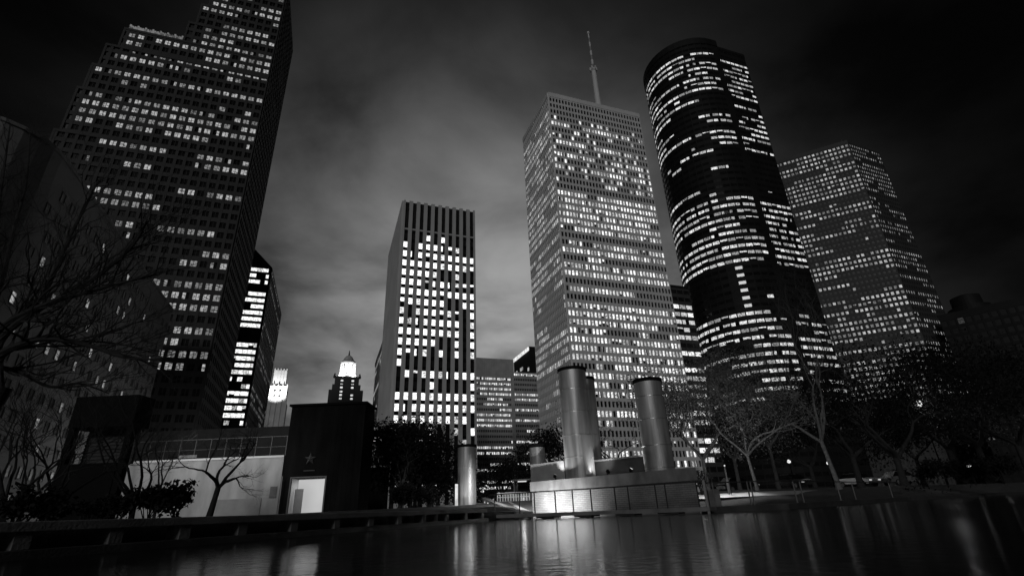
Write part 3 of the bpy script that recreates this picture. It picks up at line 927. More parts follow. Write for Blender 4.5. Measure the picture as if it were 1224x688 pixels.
def cyl(base, r, z0, z1, label, seams):
    root = thing('steel_cylinder', (base[0], base[1], z0), label, 'sculpture', 'steel cylinders of the fountain')
    q = MB(); q.lathe(base, [(r, z0), (r, z1)], 48, cap=True); q.build('drum', STEEL, root, smooth=True)
    q = MB(); q.lathe(base, [(r, z1 - .18), (r + .05, z1 - .16), (r + .05, z1 + .03), (r - .12, z1 + .05), (r - .12, z1 - .1)], 48, cap=False); q.build('rim', BLACKM, root, smooth=True)
    for f in seams:
        z = z0 + (z1 - z0) * f
        q = MB(); q.lathe(base, [(r, z - .02), (r + .014, z - .012), (r + .014, z + .012), (r, z + .02)], 48, cap=False); q.build('weld_seam', STEEL_SEAM, root)
    return root
zc1 = at(684, 437, 32.6).z
c1 = cyl((3.82, 33.6), .93, 2.1, zc1, 'tallest steel cylinder on the left of the monument, with lit access panel', (.18, .37, .58, .79))
q = MB()
for i in range(8):   # curved access panel on the drum
    pass
ang0 = math.atan2(-33.6, -3.82)
k0 = 1.0
pts_ = [(3.82 + .945 * math.cos(ang0 + R(18 + 6 * i)), 33.6 + .945 * math.sin(ang0 + R(18 + 6 * i))) for i in range(8)]
zp0, zp1 = 2.3, 2.1 + (zc1 - 2.1) * .37
for i in range(7):
    q.quad((*pts_[i], zp0), (*pts_[i + 1], zp0), (*pts_[i + 1], zp1), (*pts_[i], zp1))
q.build('access_panel', surf('polished_panel', .62, .32, .12, 1.5, metal=.6), c1)
cyl((4.86, 36.3), .82, 2.1, at(707, 451, 36).z, 'slimmer steel cylinder half hidden behind the tallest one', (.2, .42, .65, .86))
cyl((7.85, 29.9), .82, 2.1, at(781, 450, 29).z, 'steel cylinder on the right end of the monument', (.04, .27, .55, .80))
cyl((1.3, 37.0), .54, at(650, 554, 36).z, at(645, 531, 36.7).z, 'short steel cylinder on the raised left block', (.5,))
cyl((-4.15, 42.0), .72, .8, at(559, 531, 41.5).z, 'lone steel cylinder standing apart between tree and monument', (.62,))

# floodlights of the monument
def flood(name, loc, tgt, energy, spot, label, size=.12, blend=.7):
    root = thing('floodlight', loc, label, 'floodlight', 'floodlights of the monument')
    v = (Vector(tgt) - Vector(loc)).normalized()
    q = MB(); P = Vector(loc); q.tube([P - v * .22, P - v * .02], [.07, .11], 12); q.build('housing', BLACKM, root)
    q = MB(); q.tube([P - v * .019, P - v * .012], [.095, .095], 12); q.build('lens', FLOODL, root)
    q = MB(); q.box(P.x - .03, P.x + .03, P.y - .03, P.y + .03, P.z - .35, P.z - .1); q.build('bracket', BLACKM, root)
    light('floodlight_beam', 'SPOT', P, energy, size, tgt, spot, blend, root)
flood('f', (0.52, 32.0, .16), (1.87, 33.6, .9), 1250, 130, 'small floodlight by the left bridge pier washing the brick wall')
flood('f', (2.06, 30.9, .16), (3.42, 32.0, 1.0), 420, 125, 'small floodlight under the middle of the bridge washing the brick wall')
flood('f', (2.26, 33.9, 2.45), (3.47, 33.6, 5), 130, 110, 'small uplight at the foot of the tallest cylinder')
flood('f', (5.31, 32.4, 2.45), (4.44, 34.4, 4.2), 150, 120, 'small uplight in the basin facing the paired cylinders')
flood('f', (6.55, 31.2, 2.45), (7.68, 30.4, 4.2), 170, 120, 'small uplight in the basin facing the right cylinder')
flood('f', (-4.94, 40.0, 1.35), (-4.19, 41.5, 3), 60, 90, 'small uplight at the foot of the lone cylinder')
flood('f', (0.51, 37.0, 3.2), (-0.69, 38.5, 1.0), 1800, 130, 'small floodlight on the paved ramp')

# ---- dark panelled box building with a lit doorway and star plaque
bl0, br0 = at(339, 560, 38), at(431, 560, 38)
x0b, x1b, Yb = bl0.x, br0.x, 38.0
zt_ = at(391, 484, 38).z
dw0, dw1 = at(345, 600, 38).x, at(386, 600, 38).x
dz1 = at(366, 570.5, 38).z
dk = thing('dark_pavilion', ((x0b + x1b) / 2, Yb, .7), 'black panelled box building with a glowing white doorway and a small star', 'building')
q = MB()
q.box(x0b, dw0, Yb, Yb + 2.6, .5, zt_); q.box(dw1, x1b, Yb, Yb + 2.6, .5, zt_); q.box(dw0, dw1, Yb, Yb + 2.6, dz1, zt_); q.box(dw0, dw1, Yb + 1.2, Yb + 2.6, .5, dz1)
for i in range(7):
    xx = dw1 + .1 + (x1b - dw1) * i / 7; q.box(xx, xx + .05, Yb - .012, Yb, .5, zt_ - .3)
q.build('wall', BOXM, dk)
q = MB(); q.box(x0b - .15, x1b + .15, Yb - .15, Yb + 2.7, zt_, zt_ + .16); q.build('roof_edge', BLACKM, dk)
q = MB(); q.box(dw0 + .02, dw1 - .02, Yb + 1.1, Yb + 1.19, .55, dz1 - .02); q.box(dw0 + .012, dw0 + .05, Yb + .05, Yb + 1.09, .55, dz1 - .02); q.box(dw1 - .05, dw1 - .012, Yb + .05, Yb + 1.09, .55, dz1 - .02)
dwo = q.build('doorway_lining', WHITEP, dk)
q = MB(); q.box(dw0 + .1, dw1 - .1, Yb + 1.04, Yb + 1.09, .6, dz1 - .06); q.build('light_panel', glow('lit_door_panel', .5, .25, .85, 1.1), dwo)
q = MB(); q.box(dw0 + .12, dw0 + .72, Yb + .55, Yb + .6, .6, dz1 - .7); q.build('door_leaf', GREYM, dwo, bevel=.01)
la = light('doorway_lamp', 'AREA', ((dw0 + dw1) / 2, Yb + .45, dz1 - .08), 9, .9, None, parent=dk)
q = MB(); q.box(dw0 - .09, dw0 - .003, Yb - .05, Yb + .06, .5, dz1 + .08); q.box(dw1 + .003, dw1 + .09, Yb - .05, Yb + .06, .5, dz1 + .08); q.box(dw0 - .003, dw1 + .003, Yb - .045, Yb + .06, dz1 + .003, dz1 + .08); q.build('door_frame', POSTM, dk)
q = MB(); q.box(dw0 - .55, dw0 - .5, Yb - .4, Yb - .3, .7, 3.3); q.build('door_post', GREYM, dk)
sp = at(370.5, 548, 37.9)
q = MB(); k = []
for i in range(10):
    rr = .44 if i % 2 == 0 else .18; a_ = R(90 + 36 * i)
    k.append((sp.x + rr * math.cos(a_), sp.z + rr * math.sin(a_)))
for yy in (Yb - .05, Yb): q.v += [(x, yy, z) for x, z in k]
q.v += [(sp.x, Yb - .11, sp.z)]
for i in range(10):
    j = (i + 1) % 10; q.f.append((j, i, 20)); q.mi.append(0); q.f.append((i, j, 10 + j, 10 + i)); q.mi.append(0)
q.build('star_emblem', surf('dull_star_metal', .026, .5, .15), dk)
q = MB(); q.box(sp.x - .4, sp.x + .4, Yb - .03, Yb, sp.z - .82, sp.z - .76); q.build('inscription_strip', surf('dull_plate', .03, .5), dk)
# ---- floodlit white wall with railing and sign strip
wa, wb = at(196, 600, 38).x - 3.2, x0b - .08
zw = at(265, 549, 38).z
ww = thing('white_wall', ((wa + wb) / 2, 38.2, .7), 'pale rendered wall glowing under wall lamps, behind the small bare tree', 'wall')
q = MB(); q.box(wa, wb, 38.0, 38.5, .5, zw); q.build('render', WHITEW, ww)
q = MB(); q.box(wa, wb, 37.94, 38.56, zw, zw + .14); q.build('coping', WHITEP, ww)
q = MB(); q.box(at(258, 600, 38).x, at(312, 600, 38).x, 37.93, 37.998, .6, at(280, 596, 38).z); q.build('lower_panel', CONC_LT, ww)
q = MB(); q.box(at(321, 600, 38).x, at(329, 600, 38).x, 37.95, 37.998, at(325, 594, 38).z, at(325, 581, 38).z); q.build('wall_plate', CONC_DK, ww)
q = MB()
zr1 = at(265, 523, 38).z
q.box(wa, wb, 38.2, 38.26, zr1 - .05, zr1); q.box(wa, wb, 38.2, 38.24, (zr1 + zw) / 2, (zr1 + zw) / 2 + .03)
n_ = int((wb - wa) / 1.1)
for i in range(n_ + 1):
    xx = wa + (wb - wa - .05) * i / n_; q.box(xx, xx + .05, 38.16, 38.20, zw + .1, zr1)
q.build('top_railing', surf('dull_rail', .06, .5), ww)
xs = at(214, 547, 37.9); xe = at(235, 547, 37.9)
q = MB()
for i in range(9):
    xx = xs.x + (xe.x - xs.x) * i / 9
    q.box(xx, xx + .11, 37.86, 37.93, xs.z - .02, xs.z + .17); 
    if i % 2: q.box(xx + .11, xx + .18, 37.87, 37.93, xs.z + .05, xs.z + .12)
q.build('sign_strip', glow('white_sign_strip', .16, 3, .6, 1.1), ww)
for f in (.3, .62, .92):
    X = wa + (wb - wa) * f
    la = light('wall_wash_lamp', 'AREA', (X, 34.4, zw + 1.6), 46, 2.0, (X, 38.0, 1.9), parent=ww)
# ---- terrace block behind the wall
q = MB(); q.box(wa - 4, wb - .3, 42, 47, .6, at(265, 512, 42).z); tb_ = q.build('terrace_block', surf('dark_terrace', .018, .8, .3), None)
tag(tb_, 'low dark terrace block rising behind the white wall', 'building')

# ---- dark gantry frame left of the wall
g0, g1_ = at(84, 500, 25), at(160, 500, 25)
gz1, gz0 = at(120, 473, 25).z, at(120, 510, 25).z
gz2 = at(110, 553, 25).z
ga = thing('open_kiosk', ((g0.x + g1_.x) / 2, 25.3, .6), 'black open-fronted kiosk with a deep fascia behind the left bushes', 'kiosk')
q = MB(); q.box(g0.x, g1_.x, 25, 26.2, gz0, gz1); q.build('fascia', BLACKM, ga, bevel=.02)
for X in (g0.x, g1_.x - .3): 
    q = MB(); q.box(X, X + .3, 25.1, 25.4, .5, gz0 + .01); q.build('post', BLACKM, ga)
q = MB(); q.box(g0.x + .3, g1_.x - .3, 25.05, 25.3, .5, gz2); q.build('counter', BLACKM, ga, bevel=.02)
q = MB(); q.box(g0.x + .32, g1_.x - .32, 26.0, 26.15, gz2 + .0, gz0 - .02)
for i in range(9): q.box(g0.x + .32, g1_.x - .32, 25.95, 25.999, gz2 + .1 + i * (gz0 - gz2 - .2) / 9, gz2 + .16 + i * (gz0 - gz2 - .2) / 9)
q.build('back_panel', surf('slatted_panel', .03, .6, .3), ga)

# ---- skywalk with neon lights between pavilion and trees
s0, s1 = at(438, 530, 60), at(456, 530, 60)
sk = thing('lit_stair_tower', ((s0.x + s1.x) / 2, 60.5, 1), 'small dark stair tower with a lit sign and balcony right of the black pavilion', 'stair tower')
q = MB(); q.box(s0.x, s1.x + .6, 60, 62, 1, at(445, 514, 60).z); q.build('wall', BOXM, sk)
zt0, zt1 = at(446, 527, 59.9).z, at(446, 520.5, 59.9).z
q = MB()
xx = s0.x + .1
for i in range(4):
    q.box(xx, xx + .09, 59.9, 59.97, zt0, zt1); 
    q.v += [(xx + .09, 59.9, zt1), (xx + .2, 59.9, zt1), (xx + .38, 59.9, zt0), (xx + .27, 59.9, zt0), (xx + .09, 59.97, zt1), (xx + .2, 59.97, zt1), (xx + .38, 59.97, zt0), (xx + .27, 59.97, zt0)]
    k = len(q.v) - 8
    for f in ((0, 3, 2, 1), (4, 5, 6, 7), (0, 1, 5, 4), (1, 2, 6, 5), (2, 3, 7, 6), (3, 0, 4, 7)): q.f.append(tuple(k + j for j in f)); q.mi.append(0)
    xx += .42
q.build('lit_sign', SIGNL, sk)
q = MB(); c_ = at(446, 535, 59.9)
q.tube([(c_.x + .3 * math.cos(R(30 * i)), 59.9, c_.z + .35 * math.sin(R(30 * i))) for i in range(13)], .05, 5)
q.tube([(c_.x + .2 * math.cos(R(30 * i)), 59.9, c_.z - .55 + .22 * math.sin(R(30 * i))) for i in range(13)], .05, 5)
q.build('ornament', glow('ornament_glow', .18, 2, .5, 1), sk)
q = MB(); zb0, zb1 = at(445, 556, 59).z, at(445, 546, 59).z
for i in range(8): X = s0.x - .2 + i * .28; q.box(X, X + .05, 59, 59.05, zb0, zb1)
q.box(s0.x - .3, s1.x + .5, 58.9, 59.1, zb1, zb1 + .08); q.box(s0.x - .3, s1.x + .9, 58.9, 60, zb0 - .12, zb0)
q.build('balcony', glow('balcony_painted_sheen', .06, 2, .5, 1), sk)  # rails glow by themselves to imitate light falling on them

# ---- slim lit column and bus shelter, white balustrade, street lamps in the gap
p_ = at(545.5, 588, 41)
lc = thing('lit_bollard', (p_.x, p_.y, .9), 'tall slim glowing light column left of the lone cylinder', 'light column')
q = MB(); q.box(p_.x - .1, p_.x + .1, 41, 41.2, .9, at(545.5, 578, 41).z); q.build('glow_panel', glow('column_glow', .8, 1.2, .6, 1.1), lc)
q = MB(); q.box(p_.x - .13, p_.x + .13, 40.97, 41.23, at(545.5, 578, 41).z, at(545.5, 576.5, 41).z); q.box(p_.x - .13, p_.x + .13, 40.97, 41.23, .75, .9); q.build('cap', BLACKM, lc)
c0, c1_ = at(594, 590, 47), at(633, 590, 47)
zb0, zb1 = at(613, 597, 47).z, at(613, 588, 47).z
wbq = thing('white_balustrade', ((c0.x + c1_.x) / 2, 47, 1.1), 'white picket balustrade at the head of the ramp under the small tree', 'balustrade')
q = MB(); q.box(c0.x, c1_.x, 47, 47.1, zb1 - .06, zb1); q.box(c0.x, c1_.x, 47, 47.1, zb0 + .22, zb0 + .27); q.build('rail', WHITEP, wbq)
for i in range(13):
    X = c0.x + (c1_.x - c0.x - .08) * i / 12
    q = MB(); q.box(X, X + .09, 46.98, 47.0, zb0 - .3, zb1 - .01); q.build('picket', WHITEP, wbq)
light('balustrade_lamp', 'POINT', (.2, 46.2, 2.2), 10, .15, parent=wbq)
h0, h1 = at(613, 573, 56), at(635, 573, 56)
shl = thing('bus_shelter', ((h0.x + h1.x) / 2, 56, 1.2), 'thin flat-roofed shelter frame beyond the white balustrade', 'shelter')
q = MB(); q.box(h0.x, h1.x, 56, 57.4, h0.z - .1, h0.z + .05); q.build('roof', GREYM, shl)
for X in (h0.x + .05, h1.x - .15):
    q = MB(); q.box(X, X + .1, 56.1, 56.2, 1, h0.z - .1); q.build('post', GREYM, shl)
q = MB(); q.box(h0.x + .5, h1.x - .5, 56.5, 56.9, h0.z - .2, h0.z - .12); q.build('lamp', LAMPS, shl)

def street_lamp(px, py, Y, r, label, power, gz=1.2, globe=LAMPG):
    p_ = at(px, py, Y)
    root = thing('street_lamp', (p_.x, p_.y, gz), label, 'street lamp', 'lit street lamps')
    q = MB(); q.lathe((p_.x, p_.y), [(.12, gz - .2), (.12, gz + .6), (.07, gz + .7), (.05, p_.z - r)], 10); q.build('pole', BLACKM, root)
    q = MB(); q.lathe((p_.x, p_.y), [(r * math.sin(R(a)), p_.z - r * math.cos(R(a))) for a in range(12, 180, 14)], 14); q.build('globe', globe, root, smooth=True)
    if power: light('street_lamp_light', 'POINT', (p_.x, p_.y, p_.z - r * 1.4), power, .25, parent=root)
street_lamp(581.5, 582, 75, .32, 'street lamp with the larger glowing globe just right of the lone cylinder', 0)
street_lamp(576.5, 586.5, 82, .26, 'street lamp with the smaller lower globe by the lone cylinder foot', 0)
street_lamp(1098, 482, 58, .35, 'tall street lamp glowing through the dark oak crown', 380, 1.4)
street_lamp(1158, 556, 66, .22, 'low lamp glowing in the hedge near the right edge', 0, 1.4)
street_lamp(1190, 553, 70, .2, 'faint low lamp in the far right shrubbery', 0, 1.4)
street_lamp(943, 551, 62, .2, 'park lamp between the tree trunks behind the parked cars', 0, 1.4)
street_lamp(990, 553, 66, .2, 'park lamp behind the tall bare tree', 0, 1.4)
street_lamp(866, 556, 36.5, .05, 'low garden lamp lighting the concrete path', 0, 1.1, LAMPS)
light('path_lamp_light', 'SPOT', (13.4, 36.0, 5.0), 1000, .15, (13.3, 35.6, .9), 95, .8)
for k_, (t_, o_) in enumerate(((48, 16), (76, 14))):  # two unseen lamps added to brighten the block's dark side
    P = Vector((-.7727 * 95, .6347 * 95)) + Vector(U2) * t_ + Vector(U1) * o_
    root = thing('street_lamp', (P.x, P.y, 1), ('unseen lamp added to light the side of the pale concrete block, nearer one', 'unseen lamp added to light the side of the pale concrete block, farther one')[k_], 'street lamp', 'lit street lamps')
    q = MB(); q.lathe((P.x, P.y), [(.12, .8), (.12, 1.6), (.07, 1.7), (.05, 8.6)], 10); q.build('pole', BLACKM, root)
    q = MB(); q.lathe((P.x, P.y), [(.3 * math.sin(R(a)), 8.9 - .3 * math.cos(R(a))) for a in range(12, 180, 14)], 14); q.build('globe', LAMPG, root, smooth=True)
    light('street_lamp_light', 'POINT', (P.x, P.y, 8.5), (2200, 8500)[k_], .25, parent=root)
light('tree_fill_spot', 'SPOT', tuple(at(850, 578, 35)), 900, .2, tuple(at(872, 525, 45)), 120, .8)  # spot without a fixture, added to brighten the trees beside the monument
# low stone block beside the monument
q = MB(); e0 = at(848, 592, 27.8); e1 = at(862, 592, 27.8)
q.box(e0.x, e1.x, 27.9, 28.6, .2, at(855, 584, 27.9).z); sb = q.build('stone_block', CONC_DK, None, bevel=.03)
tag(sb, 'low square stone block at the right foot of the monument', 'stone block')

# ---- parked cars
def make_car(loc, rot, paint, label):
    root = thing('parked_car', (0, 0, 0), label, 'car', 'cars parked beyond the park trees')
    L, W_ = 4.4, 1.76
    prof = [(-2.2, .35), (-2.2, .75), (-2.05, .9), (-1.3, .98), (1.1, .95), (2.05, .78), (2.2, .62), (2.2, .32)]
    bm = bmesh.new()
    for s in (-1, 1):
        bm.faces.new([bm.verts.new((x, s * W_ / 2, z)) for x, z in (prof if s < 0 else prof[::-1])])
    vs = list(bm.verts); n = len(prof)
    for i in range(n):
        j = (i + 1) % n; bm.faces.new((vs[j], vs[i], vs[2 * n - 1 - i], vs[2 * n - 1 - j]))
    bmesh.ops.recalc_face_normals(bm, faces=bm.faces)
    bmesh.ops.bevel(bm, geom=list(bm.edges), offset=.06, segments=2, affect='EDGES')
    me = bpy.data.meshes.new('body'); bm.to_mesh(me); bm.free(); me.materials.append(paint)
    o = bpy.data.objects.new('body', me); COL.objects.link(o); o.parent = root
    q = MB(); k = 0
    q.v = [(-1.75, -.82, .95), (1.0, -.82, .93), (.35, -.66, 1.42), (-1.2, -.66, 1.45), (-1.75, .82, .95), (1.0, .82, .93), (.35, .66, 1.42), (-1.2, .66, 1.45)]
    q.f = [(0, 1, 2, 3), (5, 4, 7, 6), (1, 5, 6, 2), (4, 0, 3, 7), (3, 2, 6, 7)]; q.mi = [0] * 5
    q.build('window_glass', CARGL, root)
    q = MB(); q.box(-1.2, .36, -.67, .67, 1.425, 1.475); q.build('roof', paint, root, bevel=.03)
    for sx in (-1.35, 1.35):
        for sy in (-1, 1):
            q = MB(); q.tube([(sx, sy * .7, .32), (sx, sy * .9, .32)], .32, 18); t_ = q.build('wheel', TYRE, root)
            q = MB(); q.tube([(sx, sy * .895, .32), (sx, sy * .91, .32)], .2, 14); q.build('rim', GREYM, t_)
    for sy in (-1, 1):
        q = MB(); q.box(2.17, 2.215, sy * .62 - .16, sy * .62 + .16, .58, .72); q.build('headlight', HEADL, root)
        q = MB(); q.box(-2.215, -2.18, sy * .62 - .14, sy * .62 + .14, .66, .8); q.build('tail_light', BLACKM, root)
    root.location = loc; root.rotation_euler = (0, 0, rot)
    return root
cp = at(1077, 569, 62); make_car((cp.x, 62, 1.42), R(8), CARP, 'pale parked car with a lit roof beneath the dark oak')
cp = at(949, 575, 58); make_car((cp.x, 58, 1.42), R(-80), CARD, 'dark parked car facing the pool with both headlights bright')
cp = at(880, 572, 60); make_car((cp.x, 60, 1.38), R(15), CARD, 'dark parked car half hidden behind the lit-toned trees')
cp = at(1025, 572, 62); make_car((cp.x, 62, 1.42), R(-75), CARP, 'pale parked car nose-on right of the tall bare tree')

# ================================================================== window objects (before trees, so that rays meet only buildings)
dg = bpy.context.evaluated_depsgraph_get()
by_root = {}
for k, (root, cs, m, part) in enumerate(WINDOWS):
    by_root.setdefault((root.name, part), []).append(k)
for (rn, part), ks in by_root.items():
    scored = []
    for k in ks:
        root, cs, m, _ = WINDOWS[k]
        pp = [proj(c) for c in cs]
        area = 0
        if all(pp):
            cxp = sum(p[0] for p in pp) / 4; cyp = sum(p[1] for p in pp) / 4
            if 0 <= cxp <= 1224 and 0 <= cyp <= 688:
                A = 0
                for i in range(4):
                    j = (i + 1) % 4; A += pp[i][0] * pp[j][1] - pp[j][0] * pp[i][1]
                ctr = sum((Vector(c) for c in cs), Vector()) / 4
                v = ctr - EYE
                hit = S.ray_cast(dg, EYE, v.normalized(), distance=v.length - 0.6)
                area = abs(A) * (1 if not hit[0] else .0001)
        scored.append((area, k))
    scored.sort(reverse=True)
    indiv = scored if len(scored) <= 100 else scored[:100]
    rest = [] if len(scored) <= 100 else scored[100:]
    for _, k in indiv:
        root, cs, m, _p = WINDOWS[k]
        q = MB(); q.quad(*cs); q.build(part, m, root)
    if rest:
        mats, q = [], MB()
        for _, k in rest:
            root, cs, m, _p = WINDOWS[k]
            if m not in mats: mats.append(m)
            q.quad(*cs, mi=mats.index(m))
        o = q.build(part, mats, root); o['kind'] = 'stuff'

# ================================================================== TREES
def grow_branch(mb, rng, p, d, L, r, depth, maxd, tips, up=.12, kink=.22, seg=5, split=(2, 3), spread=.6, shrink=.72):
    n = 5
    pts, rad = [Vector(p)], [r]
    dd = Vector(d).normalized()
    for i in range(n):
        dd = (dd + Vector((rng.gauss(0, kink), rng.gauss(0, kink), rng.gauss(0, kink * .7) + up * .3))).normalized()
        pts.append(pts[-1] + dd * (L / n)); rad.append(r * (1 - .42 * (i + 1) / n))
    mb.tube(pts, rad, seg if depth < 2 else (4 if depth < maxd - 1 else 3))
    if depth >= maxd:
        tips.append((pts[-1], dd)); tips.append((pts[3], dd)); return
    for k in range(rng.randint(*split)):
        a = Vector((rng.gauss(0, 1), rng.gauss(0, 1), rng.gauss(0, .6))).normalized()
        nd = (dd + a * spread + Vector((0, 0, up))).normalized()
        grow_branch(mb, rng, pts[-1], nd, L * shrink * rng.uniform(.8, 1.15), rad[-1] * rng.uniform(.68, .86), depth + 1, maxd, tips, up, kink, seg, split, spread, shrink)
    if depth > 0:
        for i in (2, 3):
            if rng.random() < .7:
                a = Vector((rng.gauss(0, 1), rng.gauss(0, 1), rng.gauss(0, .6))).normalized()
                nd = (dd * .6 + a * spread * 1.2 + Vector((0, 0, up))).normalized()
                grow_branch(mb, rng, pts[i], nd, L * shrink * .75, rad[i] * .5, min(depth + 2, maxd), maxd, tips, up, kink, seg, split, spread, shrink)

def leaves(mb, rng, centres, count, rad, size, flat=.7):
    for _ in range(count):
        c, _d = centres[rng.randrange(len(centres))]
        o = Vector((rng.gauss(0, rad), rng.gauss(0, rad), rng.gauss(0, rad * flat)))
        p = c + o
        s = size * rng.uniform(.6, 1.4)
        a = Vector((rng.gauss(0, 1), rng.gauss(0, 1), rng.gauss(0, 1))).normalized()
        b = a.orthogonal().normalized()
        b = (b * math.cos(rng.random() * 6.28) + a.cross(b) * math.sin(rng.random() * 6.28))
        mb.v += [tuple(p - a * s), tuple(p + b * s * .5), tuple(p + a * s), tuple(p - b * s * .5)]
        k = len(mb.v) - 4; mb.f.append((k, k + 1, k + 2, k + 3)); mb.mi.append(0)

def tree(name, label, cat, base, H, seed, trunk_h=.3, r=.18, lean=(0, 0), maxd=4, leaf=0, leaf_mat=LEAF, leaf_size=.12, leaf_rad=.5,
         bark=BARK, stems=3, spread=.6, up=.12, group=None, shrink=.72, kink=.2, flare=.5):
    rng = random.Random(seed)
    root = thing(name, base, label, cat, group)
    b = Vector(base)
    tr = MB(); th = H * trunk_h
    top = b + Vector((lean[0], lean[1], th))
    tr.tube([b - Vector((0, 0, .25)), b + (top - b) * .12, b + (top - b) * .55, top], [r * 1.5, r * 1.08, r * .92, r * .85], 9)
    tips, cr = [], MB()
    L0 = (H - th) * .42
    for s in range(stems):
        a = 2 * math.pi * (s + rng.uniform(-.3, .3)) / stems
        d = Vector((math.cos(a) * flare, math.sin(a) * flare, 1))
        grow_branch(cr, rng, top - Vector((0, 0, r * .5)), d, L0, r * .68, 0, maxd, tips, up, kink, 6, (2, 3), spread, shrink)
    tr.build('trunk', bark, root, smooth=True)
    if leaf:
        br = cr.build('limbs', bark, root)
        lf = MB(); leaves(lf, rng, tips, leaf, leaf_rad, leaf_size); lf.build('crown', leaf_mat, root)
    else:
        cr.build('crown', bark, root)
    return root

# ---- the big bare tree whose limbs sweep in from the left edge
rng = random.Random(3)
big = thing('bare_tree', (-12.6, 11.6, .6), 'big bare tree sweeping dark branches in from the left edge', 'tree')
tr = MB(); tr.tube([(-12.6, 11.6, .3), (-12.6, 11.6, 1.2), (-12.45, 11.6, 2.6), (-12.2, 11.6, 3.6)], [.42, .32, .27, .25], 10); tr.build('trunk', BARK, big, smooth=True)
cr = MB(); tips = []
limbs = [
    ([(0, 426), (35, 408), (70, 405), (115, 415), (146, 426), (195, 430)], .085),
    ([(0, 408), (52, 366), (105, 349), (157, 335), (188, 328)], .075),
    ([(0, 394), (87, 349), (140, 311), (164, 286), (176, 262)], .07),
    ([(-5, 400), (21, 380), (52, 352), (80, 290), (105, 241), (118, 215)], .07),
    ([(-15, 380), (0, 345), (17, 272), (31, 220), (36, 160)], .06),
    ([(-30, 420), (-25, 330), (-5, 260), (5, 200), (12, 150)], .07),
    ([(-5, 440), (25, 445), (60, 462), (95, 458), (130, 470)], .05),
]
for pxs, r in limbs:
    Yr = 11.6 + rng.uniform(-1.2, 1.2)
    P = [Vector((-12.2, 11.6, 3.5))] + [at(x, y, 11.6 + (Yr - 11.6) * (i + 1) / len(pxs)) for i, (x, y) in enumerate(pxs)]
    # smooth the polyline
    pts = []
    for i in range(len(P) - 1):
        p0, p1, p2, p3 = P[max(i - 1, 0)], P[i], P[i + 1], P[min(i + 2, len(P) - 1)]
        for t in (0, .25, .5, .75):
            pts.append(.5 * ((2 * p1) + (p2 - p0) * t + (2 * p0 - 5 * p1 + 4 * p2 - p3) * t * t + (3 * p1 - p0 - 3 * p2 + p3) * t ** 3))
    pts.append(P[-1])
    n = len(pts)
    rad = [r * (1.35 - 1.15 * i / n) for i in range(n)]
    cr.tube(pts, rad, 7)
    for i in range(5, n - 1):
        for _ in range(2 if rng.random() < .6 else 1):
            t = (pts[i + 1] - pts[i]).normalized()
            d = (t * .9 + Vector((rng.gauss(.15, .45), rng.gauss(0, .45), rng.gauss(.15, .45)))).normalized()
            grow_branch(cr, rng, pts[i], d, rng.uniform(.5, 1.25), rad[i] * .45, 2, 5, tips, .1, .16, 5, (2, 2), .55, .7)
cr.build('crown', BARK, big)

# ---- small trees and shrubs on the left
p_ = at(252, 605, 24)
tree('bare_tree', 'small bare forked tree silhouetted against the white wall', 'tree', (p_.x, 24, .6), 4.5, 8, .30, .13, (.18, 0), 5, stems=4, spread=.62, up=.02, flare=.95, shrink=.74)
for i, (px, Y, H, sd) in enumerate(((160, 22, 5.6, 12),)):
    p_ = at(px, 605, Y)
    tree('bare_tree', 'bare many-stemmed tree standing among the left bushes', 'tree', (p_.x, Y, .6), H, sd, .12, .11, (.0, 0), 5, stems=5, spread=.55, up=.1, flare=.5)
p_ = at(188, 600, 33)
tree('bare_tree', 'slender bare tree close to the left end of the white wall', 'tree', (p_.x, 33, .7), 5.6, 14, .3, .09, (0, 0), 5, stems=3, spread=.6, flare=.7)
p_ = at(28, 600, 15)
tree('bare_tree', 'dark thin bare tree near the bottom left corner', 'tree', (p_.x, 15, .6), 4.0, 17, .12, .05, (.1, 0), 4, stems=4, spread=.55, flare=.6)

for px, Y, H_, sd_, lab in ((62, 19, 4.8, 18, 'dark twiggy tree left of the black kiosk'), (8, 17, 4.4, 19, 'dark twiggy tree at the very left edge by the balustrade')):
    p_ = at(px, 600, Y)
    tree('bare_tree', lab, 'tree', (p_.x, Y, .6), H_, sd_, .12, .09, (.05, 0), 5, stems=5, spread=.6, up=.08, flare=.6)

def shrub(px, Y, w, h, seed, label, mat=LEAF, n=900, size=.07, gz=.58, name='shrub', group='shrubs along the left pool edge'):
    rng = random.Random(seed); p_ = at(px, 600, Y)
    root = thing(name, (p_.x, Y, gz), label, 'shrub', group)
    st = MB(); cs = []
    for i in range(9):
        a = rng.random() * 6.28; tip = Vector((p_.x + w * .45 * math.cos(a) * rng.random(), Y + w * .3 * math.sin(a), gz + h * rng.uniform(.45, 1)))
        st.tube([(p_.x + rng.uniform(-.1, .1) * w, Y, gz - .1), ((p_.x + tip.x) / 2, (Y + tip.y) / 2, gz + h * .35), tip], [.022, .016, .006], 4)
        cs.append((tip, None)); cs.append((tip.lerp(Vector((p_.x, Y, gz + h * .3)), .4), None))
    st.build('stems', BARK, root)
    lf = MB(); leaves(lf, rng, cs, n, h * .13, size, .9); lf.build('foliage', mat, root)
shrub(112, 19, 2.0, .8, 1, 'broad black shrub in front of the kiosk counter', n=900)
shrub(146, 18.5, 1.3, .8, 4, 'low dark shrub at the foot of the many-stemmed tree')
shrub(182, 19, 1.5, 1.15, 2, 'large-leaved shrub left of the small forked tree', size=.09)
shrub(212, 19.5, 1.5, 1.2, 3, 'upright leafy shrub silhouetted on the white wall', size=.09)
shrub(62, 17, 1.8, .6, 6, 'black shrub near the left edge of the kiosk')

